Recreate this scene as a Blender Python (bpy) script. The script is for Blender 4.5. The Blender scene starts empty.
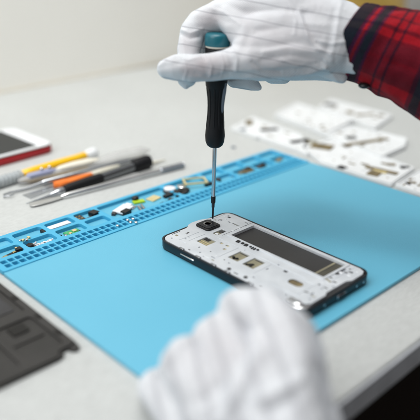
import bpy, bmesh, math, random
from mathutils import Vector, Matrix, noise
random.seed(7)
SC = bpy.context.scene
COL = SC.collection
MM = 0.001
# ------------------------------------------------------------------ camera
ROT = Matrix(((0.72335116, 0.27234316, -0.63450162),
              (-0.69040524, 0.29883018, -0.65881798),
              (0.01018366, 0.91461999, 0.4041863)))
H = 232.5
CAM = Vector((0, 0, H))
FPX = 657.0

def ray(px, py):
    return ROT @ Vector((px - 210, -(py - 210), -FPX))

def at(px, py, z=0.0):            # point of the horizontal plane z (mm)
    d = ray(px, py)
    return CAM + d * ((z - H) / d.z)

def dp(px, py, depth):            # point at a distance (mm) in front of the lens
    return CAM + ray(px, py) * (depth / FPX)

OX, OY = 179.06, 453.05           # left back corner of the mat

def W(u, v, z=0.0):
    return Vector((OX + u, OY - v, z))

# ------------------------------------------------------------------ materials
def mat(name, col, rough=0.5, metal=0.0, col2=None, nscale=60, bump=0.0, bscale=400, spec=0.5,
        coat=0.0, trans=0.0, alpha=1.0, sss=0.0, sheen=0.0, ior=1.45, detail=4.0):
    m = bpy.data.materials.new(name); m.use_nodes = True
    nt = m.node_tree; b = nt.nodes['Principled BSDF']
    tc = nt.nodes.new('ShaderNodeTexCoord')
    c1 = (*col, 1)
    b.inputs['Base Color'].default_value = c1
    b.inputs['Roughness'].default_value = rough
    b.inputs['Metallic'].default_value = metal
    b.inputs['Specular IOR Level'].default_value = spec
    b.inputs['IOR'].default_value = ior
    b.inputs['Coat Weight'].default_value = coat
    b.inputs['Transmission Weight'].default_value = trans
    b.inputs['Alpha'].default_value = alpha
    b.inputs['Sheen Weight'].default_value = sheen
    if sss:
        b.inputs['Subsurface Weight'].default_value = sss
        b.inputs['Subsurface Scale'].default_value = 0.003
    n = nt.nodes.new('ShaderNodeTexNoise'); n.inputs['Scale'].default_value = nscale
    n.inputs['Detail'].default_value = detail
    nt.links.new(tc.outputs['Object'], n.inputs['Vector'])
    if col2 is None:
        col2 = tuple(c * 0.86 for c in col)
    r = nt.nodes.new('ShaderNodeValToRGB')
    r.color_ramp.elements[0].position = 0.35; r.color_ramp.elements[0].color = (*col2, 1)
    r.color_ramp.elements[1].position = 0.65; r.color_ramp.elements[1].color = c1
    nt.links.new(n.outputs['Fac'], r.inputs['Fac'])
    nt.links.new(r.outputs['Color'], b.inputs['Base Color'])
    rr = nt.nodes.new('ShaderNodeMapRange')
    rr.inputs['To Min'].default_value = max(0.02, rough - 0.07); rr.inputs['To Max'].default_value = min(1, rough + 0.07)
    nt.links.new(n.outputs['Fac'], rr.inputs['Value']); nt.links.new(rr.outputs['Result'], b.inputs['Roughness'])
    if bump:
        n2 = nt.nodes.new('ShaderNodeTexNoise'); n2.inputs['Scale'].default_value = bscale
        n2.inputs['Detail'].default_value = 3
        nt.links.new(tc.outputs['Object'], n2.inputs['Vector'])
        bp = nt.nodes.new('ShaderNodeBump'); bp.inputs['Strength'].default_value = bump
        bp.inputs['Distance'].default_value = 0.0005
        nt.links.new(n2.outputs['Fac'], bp.inputs['Height']); nt.links.new(bp.outputs['Normal'], b.inputs['Normal'])
    return m

M = {}
M['mat'] = mat('blue_silicone', (0.118, 0.418, 0.575), 0.44, col2=(0.110, 0.406, 0.56), nscale=14, bump=0.25, bscale=1500, spec=0.5)
M['tray'] = mat('blue_silicone_tray', (0.062, 0.385, 0.60), 0.40, col2=(0.055, 0.37, 0.58), nscale=20, bump=0.2, bscale=1500, spec=0.45)
M['wall'] = mat('pale_wall_paint', (0.88, 0.875, 0.83), 0.85, col2=(0.865, 0.86, 0.815), nscale=5, bump=0.1, bscale=200)
M['trim'] = mat('beige_trim', (0.60, 0.54, 0.43), 0.6)
M['floor'] = mat('dark_floor', (0.012, 0.008, 0.006), 0.7, col2=(0.022, 0.014, 0.010), nscale=3)
M['wood'] = mat('dark_wood', (0.016, 0.010, 0.007), 0.6, nscale=8)
M['black'] = mat('black_plastic', (0.008, 0.008, 0.009), 0.38, bump=0.1, spec=0.4)
M['rubber'] = mat('black_rubber', (0.006, 0.0065, 0.008), 0.55, bump=0.15, bscale=900, spec=0.3)
M['navy'] = mat('navy_black_shell', (0.006, 0.008, 0.012), 0.3, spec=0.4)
M['grey'] = mat('grey_plastic', (0.15, 0.18, 0.22), 0.45)
M['dgrey'] = mat('dark_grey', (0.05, 0.05, 0.05), 0.5)
M['teal'] = mat('teal_plastic', (0.002, 0.115, 0.155), 0.33, col2=(0.002, 0.105, 0.14), coat=0.2)
M['steel'] = mat('steel', (0.50, 0.52, 0.55), 0.2, 1.0, nscale=200, col2=(0.46, 0.48, 0.51))
M['gun'] = mat('gunmetal', (0.22, 0.23, 0.24), 0.2, 1.0)
M['bright'] = mat('bright_nickel', (0.78, 0.78, 0.80), 0.35, 0.35)
M['chrome'] = mat('chrome', (0.80, 0.80, 0.80), 0.12, 1.0)
M['dsteel'] = mat('blackened_steel', (0.05, 0.055, 0.065), 0.3, 1.0)
M['white'] = mat('white_plastic', (0.74, 0.76, 0.78), 0.42, col2=(0.70, 0.72, 0.745), nscale=40, bump=0.12, bscale=300)
M['frame'] = mat('white_magnesium', (0.66, 0.69, 0.72), 0.36, 0.25, col2=(0.57, 0.60, 0.635), nscale=60, bump=0.35, bscale=350)
M['bay'] = mat('dark_foil', (0.030, 0.029, 0.029), 0.45, col2=(0.023, 0.022, 0.022), nscale=25, bump=0.15, bscale=120)
M['beige'] = mat('beige_shield', (0.36, 0.33, 0.22), 0.42, 0.5, nscale=150, col2=(0.30, 0.28, 0.20))
M['gold'] = mat('gold_contact', (0.68, 0.52, 0.20), 0.32, 0.9)
M['cream'] = mat('cream_shield', (0.75, 0.64, 0.34), 0.4, 0.4, col2=(0.66, 0.55, 0.28), nscale=300)
M['green'] = mat('green_board', (0.02, 0.30, 0.10), 0.4, col2=(0.10, 0.42, 0.16), nscale=500)
M['lime'] = mat('lime_plastic', (0.40, 0.60, 0.02), 0.4)
M['board'] = mat('white_board', (0.74, 0.76, 0.77), 0.5, col2=(0.68, 0.70, 0.71), nscale=40, bump=0.3, bscale=200)
M['brass'] = mat('brown_tape', (0.23, 0.18, 0.09), 0.5, 0.2, nscale=90, col2=(0.14, 0.11, 0.06))
M['red'] = mat('red_plastic', (0.36, 0.008, 0.016), 0.35, col2=(0.30, 0.006, 0.012))
M['screen'] = mat('dark_screen', (0.035, 0.036, 0.035), 0.5, nscale=20, spec=0.25)
M['brown'] = mat('grey_brown_cover', (0.040, 0.038, 0.036), 0.55, col2=(0.031, 0.030, 0.028), nscale=30, bump=0.3, bscale=300, spec=0.3)
M['brown2'] = mat('grey_recess', (0.044, 0.044, 0.046), 0.5, col2=(0.036, 0.035, 0.036), nscale=40, spec=0.3)
M['dbrown'] = mat('dark_brown', (0.010, 0.009, 0.008), 0.5, spec=0.3)
M['yellow'] = mat('yellow_plastic', (0.92, 0.53, 0.002), 0.32, col2=(0.85, 0.47, 0.002), coat=0.3)
M['orange'] = mat('orange_plastic', (0.88, 0.20, 0.015), 0.4)
M['clear'] = mat('clear_plastic', (0.86, 0.86, 0.85), 0.12, trans=0.68, ior=1.35)
M['lav'] = mat('lavender_plastic', (0.30, 0.32, 0.46), 0.4)
M['ivory'] = mat('ivory_plastic', (0.80, 0.77, 0.66), 0.4)
M['mustard'] = mat('mustard_cloth', (0.42, 0.27, 0.045), 0.85, col2=(0.50, 0.33, 0.07), nscale=12, sheen=0.3)
M['glass'] = mat('lens_glass', (0.02, 0.02, 0.025), 0.05, coat=1.0)

M['foil'] = mat('olive_foil', (0.075, 0.070, 0.052), 0.4, col2=(0.05, 0.047, 0.036), nscale=60)
# laminated desk top: pale grey with a fine woven grain
def desk_mat():
    m = mat('grey_laminate', (0.515, 0.53, 0.52), 0.5, col2=(0.488, 0.502, 0.492), nscale=9, spec=0.35)
    nt = m.node_tree; b = nt.nodes['Principled BSDF']
    tc = nt.nodes.new('ShaderNodeTexCoord')
    mp = nt.nodes.new('ShaderNodeMapping'); mp.inputs['Scale'].default_value = (60, 420, 100)
    mp.inputs['Rotation'].default_value = (0, 0, math.radians(8))
    n = nt.nodes.new('ShaderNodeTexNoise'); n.inputs['Scale'].default_value = 3.0; n.inputs['Detail'].default_value = 6
    nt.links.new(tc.outputs['Object'], mp.inputs['Vector']); nt.links.new(mp.outputs['Vector'], n.inputs['Vector'])
    old = b.inputs['Base Color'].links[0].from_socket
    mx = nt.nodes.new('ShaderNodeMix'); mx.data_type = 'RGBA'; mx.blend_type = 'MULTIPLY'
    r = nt.nodes.new('ShaderNodeValToRGB')
    r.color_ramp.elements[0].position = 0.36; r.color_ramp.elements[0].color = (0.86, 0.86, 0.86, 1)
    r.color_ramp.elements[1].position = 0.60; r.color_ramp.elements[1].color = (1, 1, 1, 1)
    nt.links.new(n.outputs['Fac'], r.inputs['Fac'])
    mx.inputs['Factor'].default_value = 1.0
    nt.links.new(old, mx.inputs[6]); nt.links.new(r.outputs['Color'], mx.inputs[7])
    nt.links.new(mx.outputs[2], b.inputs['Base Color'])
    bp = nt.nodes.new('ShaderNodeBump'); bp.inputs['Strength'].default_value = 0.15; bp.inputs['Distance'].default_value = 0.0004
    nt.links.new(n.outputs['Fac'], bp.inputs['Height']); nt.links.new(bp.outputs['Normal'], b.inputs['Normal'])
    return m
M['desk'] = desk_mat()
M['deskedge'] = mat('grey_edge_band', (0.46, 0.48, 0.51), 0.5)

def glove_mat(sharp=22.0, depth=0.68):
    m = bpy.data.materials.new('striped_glove_knit'); m.use_nodes = True
    nt = m.node_tree; b = nt.nodes['Principled BSDF']; L = nt.links.new
    def node(t, **k):
        n = nt.nodes.new(t)
        for a, v in k.items(): setattr(n, a, v)
        return n
    at_ = node('ShaderNodeAttribute', attribute_name='stripe')
    ak = node('ShaderNodeAttribute', attribute_name='skin')
    tc = node('ShaderNodeTexCoord')
    def math_(op, a, b_=None, c=None):
        n = node('ShaderNodeMath', operation=op)
        for i, x in enumerate((a, b_, c)):
            if x is None: continue
            if isinstance(x, (int, float)): n.inputs[i].default_value = x
            else: L(x, n.inputs[i])
        return n.outputs[0]
    s = at_.outputs['Fac']
    f = math_('FRACT', math_('DIVIDE', s, 12.3))
    d = math_('ABSOLUTE', math_('SUBTRACT', f, 0.5))           # 0 on the line
    line = math_('SUBTRACT', 1.0, math_('SMOOTH_MIN', math_('MULTIPLY', d, sharp), 1.0, 0.2))
    line = math_('MAXIMUM', line, 0.0)
    nz = node('ShaderNodeTexNoise'); nz.inputs['Scale'].default_value = 45; nz.inputs['Detail'].default_value = 3
    L(tc.outputs['Object'], nz.inputs['Vector'])
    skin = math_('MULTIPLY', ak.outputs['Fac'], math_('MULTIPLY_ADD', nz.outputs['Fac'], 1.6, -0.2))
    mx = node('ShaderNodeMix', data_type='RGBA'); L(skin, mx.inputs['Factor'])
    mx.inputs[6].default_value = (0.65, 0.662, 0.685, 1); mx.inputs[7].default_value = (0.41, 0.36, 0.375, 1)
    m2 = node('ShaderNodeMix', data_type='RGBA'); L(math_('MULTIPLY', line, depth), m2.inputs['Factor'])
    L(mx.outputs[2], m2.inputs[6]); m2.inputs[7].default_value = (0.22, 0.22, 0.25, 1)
    L(m2.outputs[2], b.inputs['Base Color'])
    b.inputs['Roughness'].default_value = 0.85
    b.inputs['Sheen Weight'].default_value = 0.5; b.inputs['Sheen Roughness'].default_value = 0.4
    b.inputs['Sheen Tint'].default_value = (0.72, 0.86, 1, 1)
    b.inputs['Subsurface Weight'].default_value = 0.25
    b.inputs['Subsurface Scale'].default_value = 0.003
    b.inputs['Subsurface Radius'].default_value = (0.8, 0.8, 0.9)
    a3 = node('ShaderNodeAttribute', attribute_name='length')
    k0 = math_('SINE', math_('MULTIPLY', math_('ADD', s, math_('MULTIPLY', a3.outputs['Fac'], 0.9)), 6.283 / 1.15))
    k2 = math_('SINE', math_('MULTIPLY', math_('SUBTRACT', s, math_('MULTIPLY', a3.outputs['Fac'], 0.5)), 6.283 / 0.8))
    k1 = math_('ADD', k0, math_('MULTIPLY', k2, 0.5))
    m4 = node('ShaderNodeMix', data_type='RGBA', blend_type='MULTIPLY'); m4.inputs['Factor'].default_value = 1.0
    L(m2.outputs[2], m4.inputs[6])
    kr = node('ShaderNodeMapRange'); kr.inputs['From Min'].default_value = -1.5; kr.inputs['From Max'].default_value = 1.5
    kr.inputs['To Min'].default_value = 0.90; kr.inputs['To Max'].default_value = 1.03
    L(k1, kr.inputs['Value']); L(kr.outputs['Result'], m4.inputs[7]); L(m4.outputs[2], b.inputs['Base Color'])
    wv = node('ShaderNodeTexNoise'); wv.inputs['Scale'].default_value = 1300
    L(tc.outputs['Object'], wv.inputs['Vector'])
    hgt = math_('ADD', math_('MULTIPLY', k1, 0.35), math_('MULTIPLY', wv.outputs['Fac'], 0.9))
    bp = node('ShaderNodeBump'); bp.inputs['Strength'].default_value = 0.6; bp.inputs['Distance'].default_value = 0.0004
    L(hgt, bp.inputs['Height']); L(bp.outputs['Normal'], b.inputs['Normal'])
    return m
M['glove'] = glove_mat(); M['glove_soft'] = glove_mat(5.0, 0.44)

def plaid_mat():
    m = bpy.data.materials.new('red_plaid_flannel'); m.use_nodes = True
    nt = m.node_tree; b = nt.nodes['Principled BSDF']; L = nt.links.new
    a1 = nt.nodes.new('ShaderNodeAttribute'); a1.attribute_name = 'along'
    a2 = nt.nodes.new('ShaderNodeAttribute'); a2.attribute_name = 'around'
    tc = nt.nodes.new('ShaderNodeTexCoord')
    nz = nt.nodes.new('ShaderNodeTexNoise'); nz.inputs['Scale'].default_value = 900; nz.inputs['Detail'].default_value = 3
    L(tc.outputs['Object'], nz.inputs['Vector'])
    def band(attr, period, stops):
        mo = nt.nodes.new('ShaderNodeMath'); mo.operation = 'MULTIPLY_ADD'
        L(nz.outputs['Fac'], mo.inputs[0]); mo.inputs[1].default_value = 1.6; L(attr.outputs['Fac'], mo.inputs[2])
        di = nt.nodes.new('ShaderNodeMath'); di.operation = 'DIVIDE'; L(mo.outputs[0], di.inputs[0]); di.inputs[1].default_value = period
        fr = nt.nodes.new('ShaderNodeMath'); fr.operation = 'FRACT'; L(di.outputs[0], fr.inputs[0])
        r = nt.nodes.new('ShaderNodeValToRGB'); r.color_ramp.interpolation = 'CONSTANT'
        e = r.color_ramp.elements
        last = None; pts = []
        for p, c in stops:
            pts.append((p / period, c)); last = c
        e[0].position, e[0].color = pts[0][0], (*pts[0][1], 1)
        e[1].position, e[1].color = pts[1][0], (*pts[1][1], 1)
        for p, c in pts[2:]:
            x = e.new(p); x.color = (*c, 1)
        L(fr.outputs[0], r.inputs['Fac'])
        return r.outputs['Color']
    red = (0.29, 0.006, 0.013); mar = (0.085, 0.006, 0.015); char = (0.014, 0.016, 0.021); mag = (0.085, 0.009, 0.030)
    c1 = band(a1, 160, [(0, mag), (1.2, char), (10.5, mag), (13, red), (15.5, mag), (17, char), (22, mag), (24, red),
                        (33, mar), (35, red), (39, mar), (41, red), (60, mar), (63, char), (69, mar), (72, red), (84, mar), (86, red), (118, mar), (121, char), (127, mar), (130, red)])
    one = (1, 1, 1); dk = (0.34, 0.55, 0.8); dd = (0.10, 0.35, 0.5)
    mm = (0.45, 0.75, 0.85)
    c2 = band(a2, 189, [(0, mm), (38, dd), (44, dk), (52, mm), (58, dk), (61, one), (66, mm), (68, one), (80, dk), (82, (0.26, 0.7, 0.9)), (94, dk), (96, (0.26, 0.7, 0.9)), (107, dk), (109, one), (114, dk), (117, one), (124, mm), (126, one), (136, dd), (143, mm), (146, one), (160, dd), (168, one)])
    mx = nt.nodes.new('ShaderNodeMix'); mx.data_type = 'RGBA'; mx.blend_type = 'MULTIPLY'; mx.inputs['Factor'].default_value = 0.85
    L(c1, mx.inputs[6]); L(c2, mx.inputs[7])
    # pale flecks of the brushed yarn
    n2 = nt.nodes.new('ShaderNodeTexNoise'); n2.inputs['Scale'].default_value = 1500; n2.inputs['Detail'].default_value = 2
    L(tc.outputs['Object'], n2.inputs['Vector'])
    rr = nt.nodes.new('ShaderNodeValToRGB'); rr.color_ramp.elements[0].position = 0.3; rr.color_ramp.elements[0].color = (0.7, 0.7, 0.7, 1)
    rr.color_ramp.elements[1].position = 0.75; rr.color_ramp.elements[1].color = (1.35, 1.35, 1.35, 1)
    L(n2.outputs['Fac'], rr.inputs['Fac'])
    m3 = nt.nodes.new('ShaderNodeMix'); m3.data_type = 'RGBA'; m3.blend_type = 'MULTIPLY'; m3.inputs['Factor'].default_value = 1.0
    L(mx.outputs[2], m3.inputs[6]); L(rr.outputs['Color'], m3.inputs[7])
    L(m3.outputs[2], b.inputs['Base Color'])
    b.inputs['Roughness'].default_value = 0.95; b.inputs['Sheen Weight'].default_value = 0.15
    b.inputs['Sheen Tint'].default_value = (0.8, 0.35, 0.4, 1); b.inputs['Specular IOR Level'].default_value = 0.1
    bp = nt.nodes.new('ShaderNodeBump'); bp.inputs['Strength'].default_value = 0.9; bp.inputs['Distance'].default_value = 0.001
    L(n2.outputs['Fac'], bp.inputs['Height']); L(bp.outputs['Normal'], b.inputs['Normal'])
    return m
M['plaid'] = plaid_mat()

# ------------------------------------------------------------------ helpers
def wloc(o):
    v = Vector((0, 0, 0))
    while o is not None:
        v += o.location; o = o.parent
    return v

def link(me, name, m, parent=None, loc=None):
    """me: mesh in world metres. The origin goes to loc (mm) or to the parent's origin."""
    o = bpy.data.objects.new(name, me); COL.objects.link(o)
    if m is not None and len(me.materials) == 0: me.materials.append(m)
    base = wloc(parent) if parent is not None else Vector((0, 0, 0))
    if loc is None:
        lo = Vector((1e9,) * 3); hi = Vector((-1e9,) * 3)
        for v in me.vertices:
            for i in range(3):
                lo[i] = min(lo[i], v.co[i]); hi[i] = max(hi[i], v.co[i])
        org = Vector(((lo.x + hi.x) / 2, (lo.y + hi.y) / 2, lo.z))
    else:
        org = Vector(loc) * MM
    me.transform(Matrix.Translation(-org))
    if parent is not None: o.parent = parent
    o.location = org - base
    return o

def tag(o, label=None, cat=None, group=None, kind=None):
    if label: o['label'] = label
    if cat: o['category'] = cat
    if group: o['group'] = group
    if kind: o['kind'] = kind
    return o

def thing(name, label, cat, loc, group=None):
    o = bpy.data.objects.new(name, None); COL.objects.link(o)
    o.empty_display_size = 0.01
    o.location = Vector(loc) * MM
    return tag(o, label, cat, group)

class MB:
    def __init__(s): s.v = []; s.f = []; s.st = []
    def add(s, vs, fs):
        n = len(s.v); s.st.append((n, len(s.f))); s.v += [Vector(v) for v in vs]; s.f += [tuple(i + n for i in f) for f in fs]; return s
    def box(s, c, size, rz=0.0, tilt=None):
        R_ = Matrix.Rotation(rz, 3, 'Z')
        if tilt is not None: R_ = R_ @ Matrix.Rotation(tilt, 3, 'X')
        hx, hy, hz = [a / 2 for a in size]
        vs = [Vector(c) + R_ @ Vector((x, y, z)) for x in (-hx, hx) for y in (-hy, hy) for z in (-hz, hz)]
        return s.add(vs, [(0, 1, 3, 2), (4, 6, 7, 5), (0, 4, 5, 1), (2, 3, 7, 6), (0, 2, 6, 4), (1, 5, 7, 3)])
    def tube(s, pts, rad, seg=20, cap=True, flat=1.0):
        pts = [Vector(p) for p in pts]
        if isinstance(rad, (int, float)): rad = [rad] * len(pts)
        base = len(s.v); s.st.append((base, len(s.f))); up = Vector((0, 0, 1))
        for i, p in enumerate(pts):
            d = (pts[min(i + 1, len(pts) - 1)] - pts[max(i - 1, 0)])
            if d.length < 1e-6: d = pts[-1] - pts[0]
            d.normalize()
            u = up if abs(d.dot(up)) < 0.95 else Vector((1, 0, 0))
            a = d.cross(u).normalized(); b = a.cross(d).normalized()
            for k in range(seg):
                t = 2 * math.pi * k / seg
                s.v.append(p + a * math.cos(t) * rad[i] + b * math.sin(t) * rad[i] * flat)
        for i in range(len(pts) - 1):
            for k in range(seg):
                a0 = base + i * seg + k; a1 = base + i * seg + (k + 1) % seg
                s.f.append((a0, a1, a1 + seg, a0 + seg))
        if cap:
            s.f.append(tuple(base + k for k in reversed(range(seg))))
            s.f.append(tuple(base + (len(pts) - 1) * seg + k for k in range(seg)))
        return s
    def lathe(s, p0, p1, prof, seg=28, flat=1.0):
        """prof: (distance along p0->p1 in mm, radius)"""
        p0 = Vector(p0); d = (Vector(p1) - p0).normalized()
        return s.tube([p0 + d * t for t, r in prof], [max(r, 0.02) for t, r in prof], seg, True, flat)
    def ball(s, c, r, seg=14, rings=8):
        if isinstance(r, (int, float)): r = (r, r, r)
        c = Vector(c); base = len(s.v); s.st.append((base, len(s.f)))
        for i in range(rings + 1):
            th = math.pi * i / rings
            for k in range(seg):
                ph = 2 * math.pi * k / seg
                s.v.append(c + Vector((r[0] * math.sin(th) * math.cos(ph), r[1] * math.sin(th) * math.sin(ph), r[2] * math.cos(th))))
        for i in range(rings):
            for k in range(seg):
                a0 = base + i * seg + k; a1 = base + i * seg + (k + 1) % seg
                s.f.append((a0, a0 + seg, a1 + seg, a1))
        return s
    def build(s, name, m, parent=None, smooth=False, bevel=0.0, loc=None, seg=2):
        me = bpy.data.meshes.new(name)
        me.from_pydata([v * MM for v in s.v], [], s.f)
        bm = bmesh.new(); bm.from_mesh(me)
        bmesh.ops.remove_doubles(bm, verts=bm.verts, dist=1e-6)
        bmesh.ops.recalc_face_normals(bm, faces=bm.faces)
        bm.to_mesh(me); bm.free(); me.update()
        if smooth:
            me.polygons.foreach_set('use_smooth', [True] * len(me.polygons))
            me.set_sharp_from_angle(angle=math.radians(38))
        o = link(me, name, m, parent, loc)
        if bevel:
            b = o.modifiers.new('bevel', 'BEVEL'); b.width = bevel * MM; b.segments = seg
            b.limit_method = 'ANGLE'; b.angle_limit = math.radians(35)
            if not smooth:
                me.polygons.foreach_set('use_smooth', [True] * len(me.polygons)); me.set_sharp_from_angle(angle=math.radians(30))
        return o

def each(k, name, m, parent, **kw):
    """every primitive collected in k becomes a part of its own"""
    for i, (v0, f0) in enumerate(k.st):
        v1, f1 = k.st[i + 1] if i + 1 < len(k.st) else (len(k.v), len(k.f))
        q = MB(); q.v = k.v[v0:v1]; q.f = [tuple(x - v0 for x in f) for f in k.f[f0:f1]]
        q.build(name, m, parent, **kw)

def rrect(x0, y0, x1, y1, r, n=5):
    if x0 > x1: x0, x1 = x1, x0
    if y0 > y1: y0, y1 = y1, y0
    r = min(r, (x1 - x0) / 2.01, (y1 - y0) / 2.01); out = []
    for cx, cy, a0 in ((x1 - r, y1 - r, 0), (x0 + r, y1 - r, 90), (x0 + r, y0 + r, 180), (x1 - r, y0 + r, 270)):
        for i in range(n + 1):
            a = math.radians(a0 + 90 * i / n); out.append((cx + r * math.cos(a), cy + r * math.sin(a)))
    return out

def rot2(pts, cx, cy, a):
    c, s = math.cos(a), math.sin(a)
    return [(cx + (x - cx) * c - (y - cy) * s, cy + (x - cx) * s + (y - cy) * c) for x, y in pts]

def plate(name, outline, holes, z0, z1, m, parent=None, bev=0.2, loc=None):
    """flat slab with holes, softened edges; coordinates in world mm"""
    cu = bpy.data.curves.new(name, 'CURVE'); cu.dimensions = '2D'; cu.fill_mode = 'BOTH'
    cu.extrude = max((z1 - z0) / 2 - bev, 0.001); cu.bevel_depth = bev; cu.bevel_resolution = 2; cu.offset = -bev
    cx = sum(p[0] for p in outline) / len(outline); cy = sum(p[1] for p in outline) / len(outline)
    for poly in [outline] + list(holes):
        sp = cu.splines.new('POLY'); sp.points.add(len(poly) - 1)
        for i, p in enumerate(poly): sp.points[i].co = (p[0] - cx, p[1] - cy, 0, 1)
        sp.use_cyclic_u = True
    t = bpy.data.objects.new('temporary', cu); COL.objects.link(t)
    dg = bpy.context.evaluated_depsgraph_get()
    me = bpy.data.meshes.new_from_object(t.evaluated_get(dg))
    bpy.data.objects.remove(t); bpy.data.curves.remove(cu)
    me.name = name; me.materials.clear()
    me.transform(Matrix.Scale(MM, 4) @ Matrix.Translation((cx, cy, (z0 + z1) / 2)))
    me.polygons.foreach_set('use_smooth', [True] * len(me.polygons)); me.set_sharp_from_angle(angle=math.radians(40))
    return link(me, name, m, parent, loc)

# ------------------------------------------------------------------ setting
fl = MB().box((600, 600, -752), (7000, 7000, 4)).build('floor', M['floor'])
tag(fl, kind='structure')

DZ = -3.0
dk = thing('desk', 'pale grey laminate desk top holding the blue mat', 'desk', (500, 540, DZ - 19))
top = MB().box((500, 530, DZ - 9.5), (2600, 752, 19)).build('desk_top', M['desk'], dk, bevel=1.6, seg=3)
MB().box((500, 153.2, DZ - 10.2), (2600, 2.0, 16.5)).build('edge_band', M['deskedge'], dk, bevel=0.5)
MB().box((540, 420, DZ - 19 - 360), (18, 400, 700)).build('side_panel', M['wood'], dk)
MB().box((-500, 420, DZ - 19 - 360), (18, 400, 700)).build('side_panel', M['wood'], dk)

wa = math.atan2(15, 294)
wl = thing('wall', 'plain off-white wall behind the desk', 'wall', (582, 912, -750))
MB().box((582, 912, 225), (3400, 12, 1950), wa).build('wall_panel', M['wall'], wl)
MB().box((582, 904.5, DZ + 0.7), (3400, 3, 1.4), wa).build('sealing_strip', M['trim'], wl, bevel=0.6)

cs = MB()
N = 26
vs = []
for side in (1, -1):
    for i in range(N + 1):
        for j in range(N + 1):
            x = i / N * 2 - 1; y = j / N * 2 - 1
            h = (max(0, (1 - x ** 4)) * max(0, (1 - y ** 4))) ** 0.45
            vs.append(Vector((x * 170, side * h * 45 + 5 * math.sin(x * 7 + y * 4), y * 75 + 10 * math.sin(x * 3))))
fs = []
for s_ in range(2):
    o_ = s_ * (N + 1) ** 2
    for i in range(N):
        for j in range(N):
            a = o_ + i * (N + 1) + j; fs.append((a, a + 1, a + N + 2, a + N + 1))
cpos = at(400, 21, -3); cpos = Vector((cpos.x, cpos.y, 0))
cpos = Vector((1090, 800, 72))
Rz = Matrix.Rotation(math.radians(-25), 3, 'Z')
cs.add([cpos + Rz @ v for v in vs], fs)
tag(cs.build('cushion', M['mustard'], smooth=True), 'blurred mustard yellow cushion propped behind the red plaid sleeve', 'cushion')

# ------------------------------------------------------------------ blue repair mat
mt = thing('repair_mat', 'light blue silicone repair mat with pocket tray along its back edge', 'mat', W(175, 127, DZ))
mo = rrect(OX, OY - 253, OX + 350, OY, 3)
plate('mat_sheet', rrect(OX, OY - 253, OX + 350, OY - 54.9, 0.7), [], DZ + 0.02, 0, M['mat'], mt, bev=0.5)
plate('tray_floor', rrect(OX + 0.8, OY - 54.5, OX + 349.2, OY - 0.8, 2), [], DZ + 0.02, -2.4, M['mat'], mt, bev=0.1)
pockets = []
def P(u0, v0, u1, v1): pockets.append((u0, v0, u1, v1))
back = [(-1, 30), (33, 58), (62, 86), (90, 110)]
front = [(3, 28.5), (32.5, 58), (62, 86), (90, 110)]
P(3.5, 4.5, 29, 17.5); P(33, 4.5, 58, 17.5); P(62, 4.5, 86, 17.5); P(90, 4.5, 110, 17.5)
P(3.5, 21.5, 29, 34.5); P(33, 21.5, 58, 34.5); P(62, 21.5, 86, 34.5); P(90, 21.5, 110, 34.5)
P(114, 4.5, 187, 34.5)
P(191, 4.5, 234, 34.5)
for a, b in ((238, 262), (266, 290), (294, 318), (322, 346)):
    P(a, 4.5, b, 17.5); P(a, 21.5, b, 34.5)
holes = [rrect(OX + a, OY - d, OX + c, OY - b, 2.6, 4) for a, b, c, d in pockets]
hn = 58
for i in range(hn):
    u = 5.0 + i * 5.88
    for v in (39.2, 46.1):
        holes.append(rrect(OX + u, OY - v - 5.1, OX + u + 4.6, OY - v, 0.7, 2))
so = rrect(OX, OY - 55, OX + 350, OY, 2.5)
plate('tray_grid', so, holes, -2.6, 0.8, M['tray'], mt, bev=0.35)
# remove overlap: the tray floor is the sheet itself (z = 0), pockets look 2.4 mm deep

# ------------------------------------------------------------------ the opened phone
PU, PV, PW, PL_ = 107.0, 98.0, 76.5, 143.5
def ph(a, b, z=0.0): return W(PU + a, PV + b, z)
def phr(a0, b0, a1, b1, r, n=5):
    p, q = ph(a0, b0), ph(a1, b1)
    return rrect(p.x, p.y, q.x, q.y, r, n)
pz = 0.05
phone = thing('smartphone', 'opened smartphone with white inner frame lying under the screwdriver tip', 'phone', ph(38, 72, pz))
plate('shell', phr(0, 0, PW, PL_, 9), [phr(1.4, 1.4, PW - 1.4, PL_ - 1.4, 7.8)], pz + 1.2, 7.2, M['navy'], phone, bev=0.7)
plate('front_glass', phr(0.5, 0.5, PW - 0.5, PL_ - 0.5, 8.5), [], pz, pz + 1.15, M['navy'], phone, bev=0.35)
plate('chrome_trim', phr(-0.15, -0.15, PW + 0.15, PL_ + 0.15, 9.1), [phr(1.3, 1.3, PW - 1.3, PL_ - 1.3, 7.8)], 7.25, 7.75, M['dsteel'], phone, bev=0.15)
plate('circuit_layer', phr(1.6, 1.6, PW - 1.6, PL_ - 1.6, 7.5), [], pz + 1.3, 6.0, M['dgrey'], phone, bev=0.1)
# inner frame outline with notches along its sides and the raised lip beside the camera
def outline_frame():
    pts = [(8, 2.0), (27, 2.0), (30, 1.2), (33, -1.4), (38, -2.8), (46, -2.4), (52, -0.2), (56, 1.4), (60, 2.0),
           (PW - 8, 2.0), (PW - 4.6, 3.0), (PW - 3.0, 5), (PW - 2.0, 9), (PW - 2.0, 60), (PW - 2.8, 60.6), (PW - 2.8, 64), (PW - 2.0, 64.6), (PW - 2.0, 118),
           (PW - 2.1, PL_ - 9), (PW - 3.8, PL_ - 4.8), (PW - 8, PL_ - 3.0), (56, PL_ - 2.8), (52, PL_ - 5.0), (30, PL_ - 5.0), (27, PL_ - 3.2), (12, PL_ - 3.2), (9, PL_ - 6),
           (8.5, PL_ - 14), (2.0, PL_ - 15)]
    for c in (118, 96, 74, 60, 44, 26):
        pts += [(2.0, c + 3), (3.3, c + 2.6), (3.3, c - 2.6), (2.0, c - 3)]
    pts += [(2.0, 9), (3.0, 5.4), (5.0, 3.2)]
    return [(ph(a, b).x, ph(a, b).y) for a, b in pts]
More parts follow.
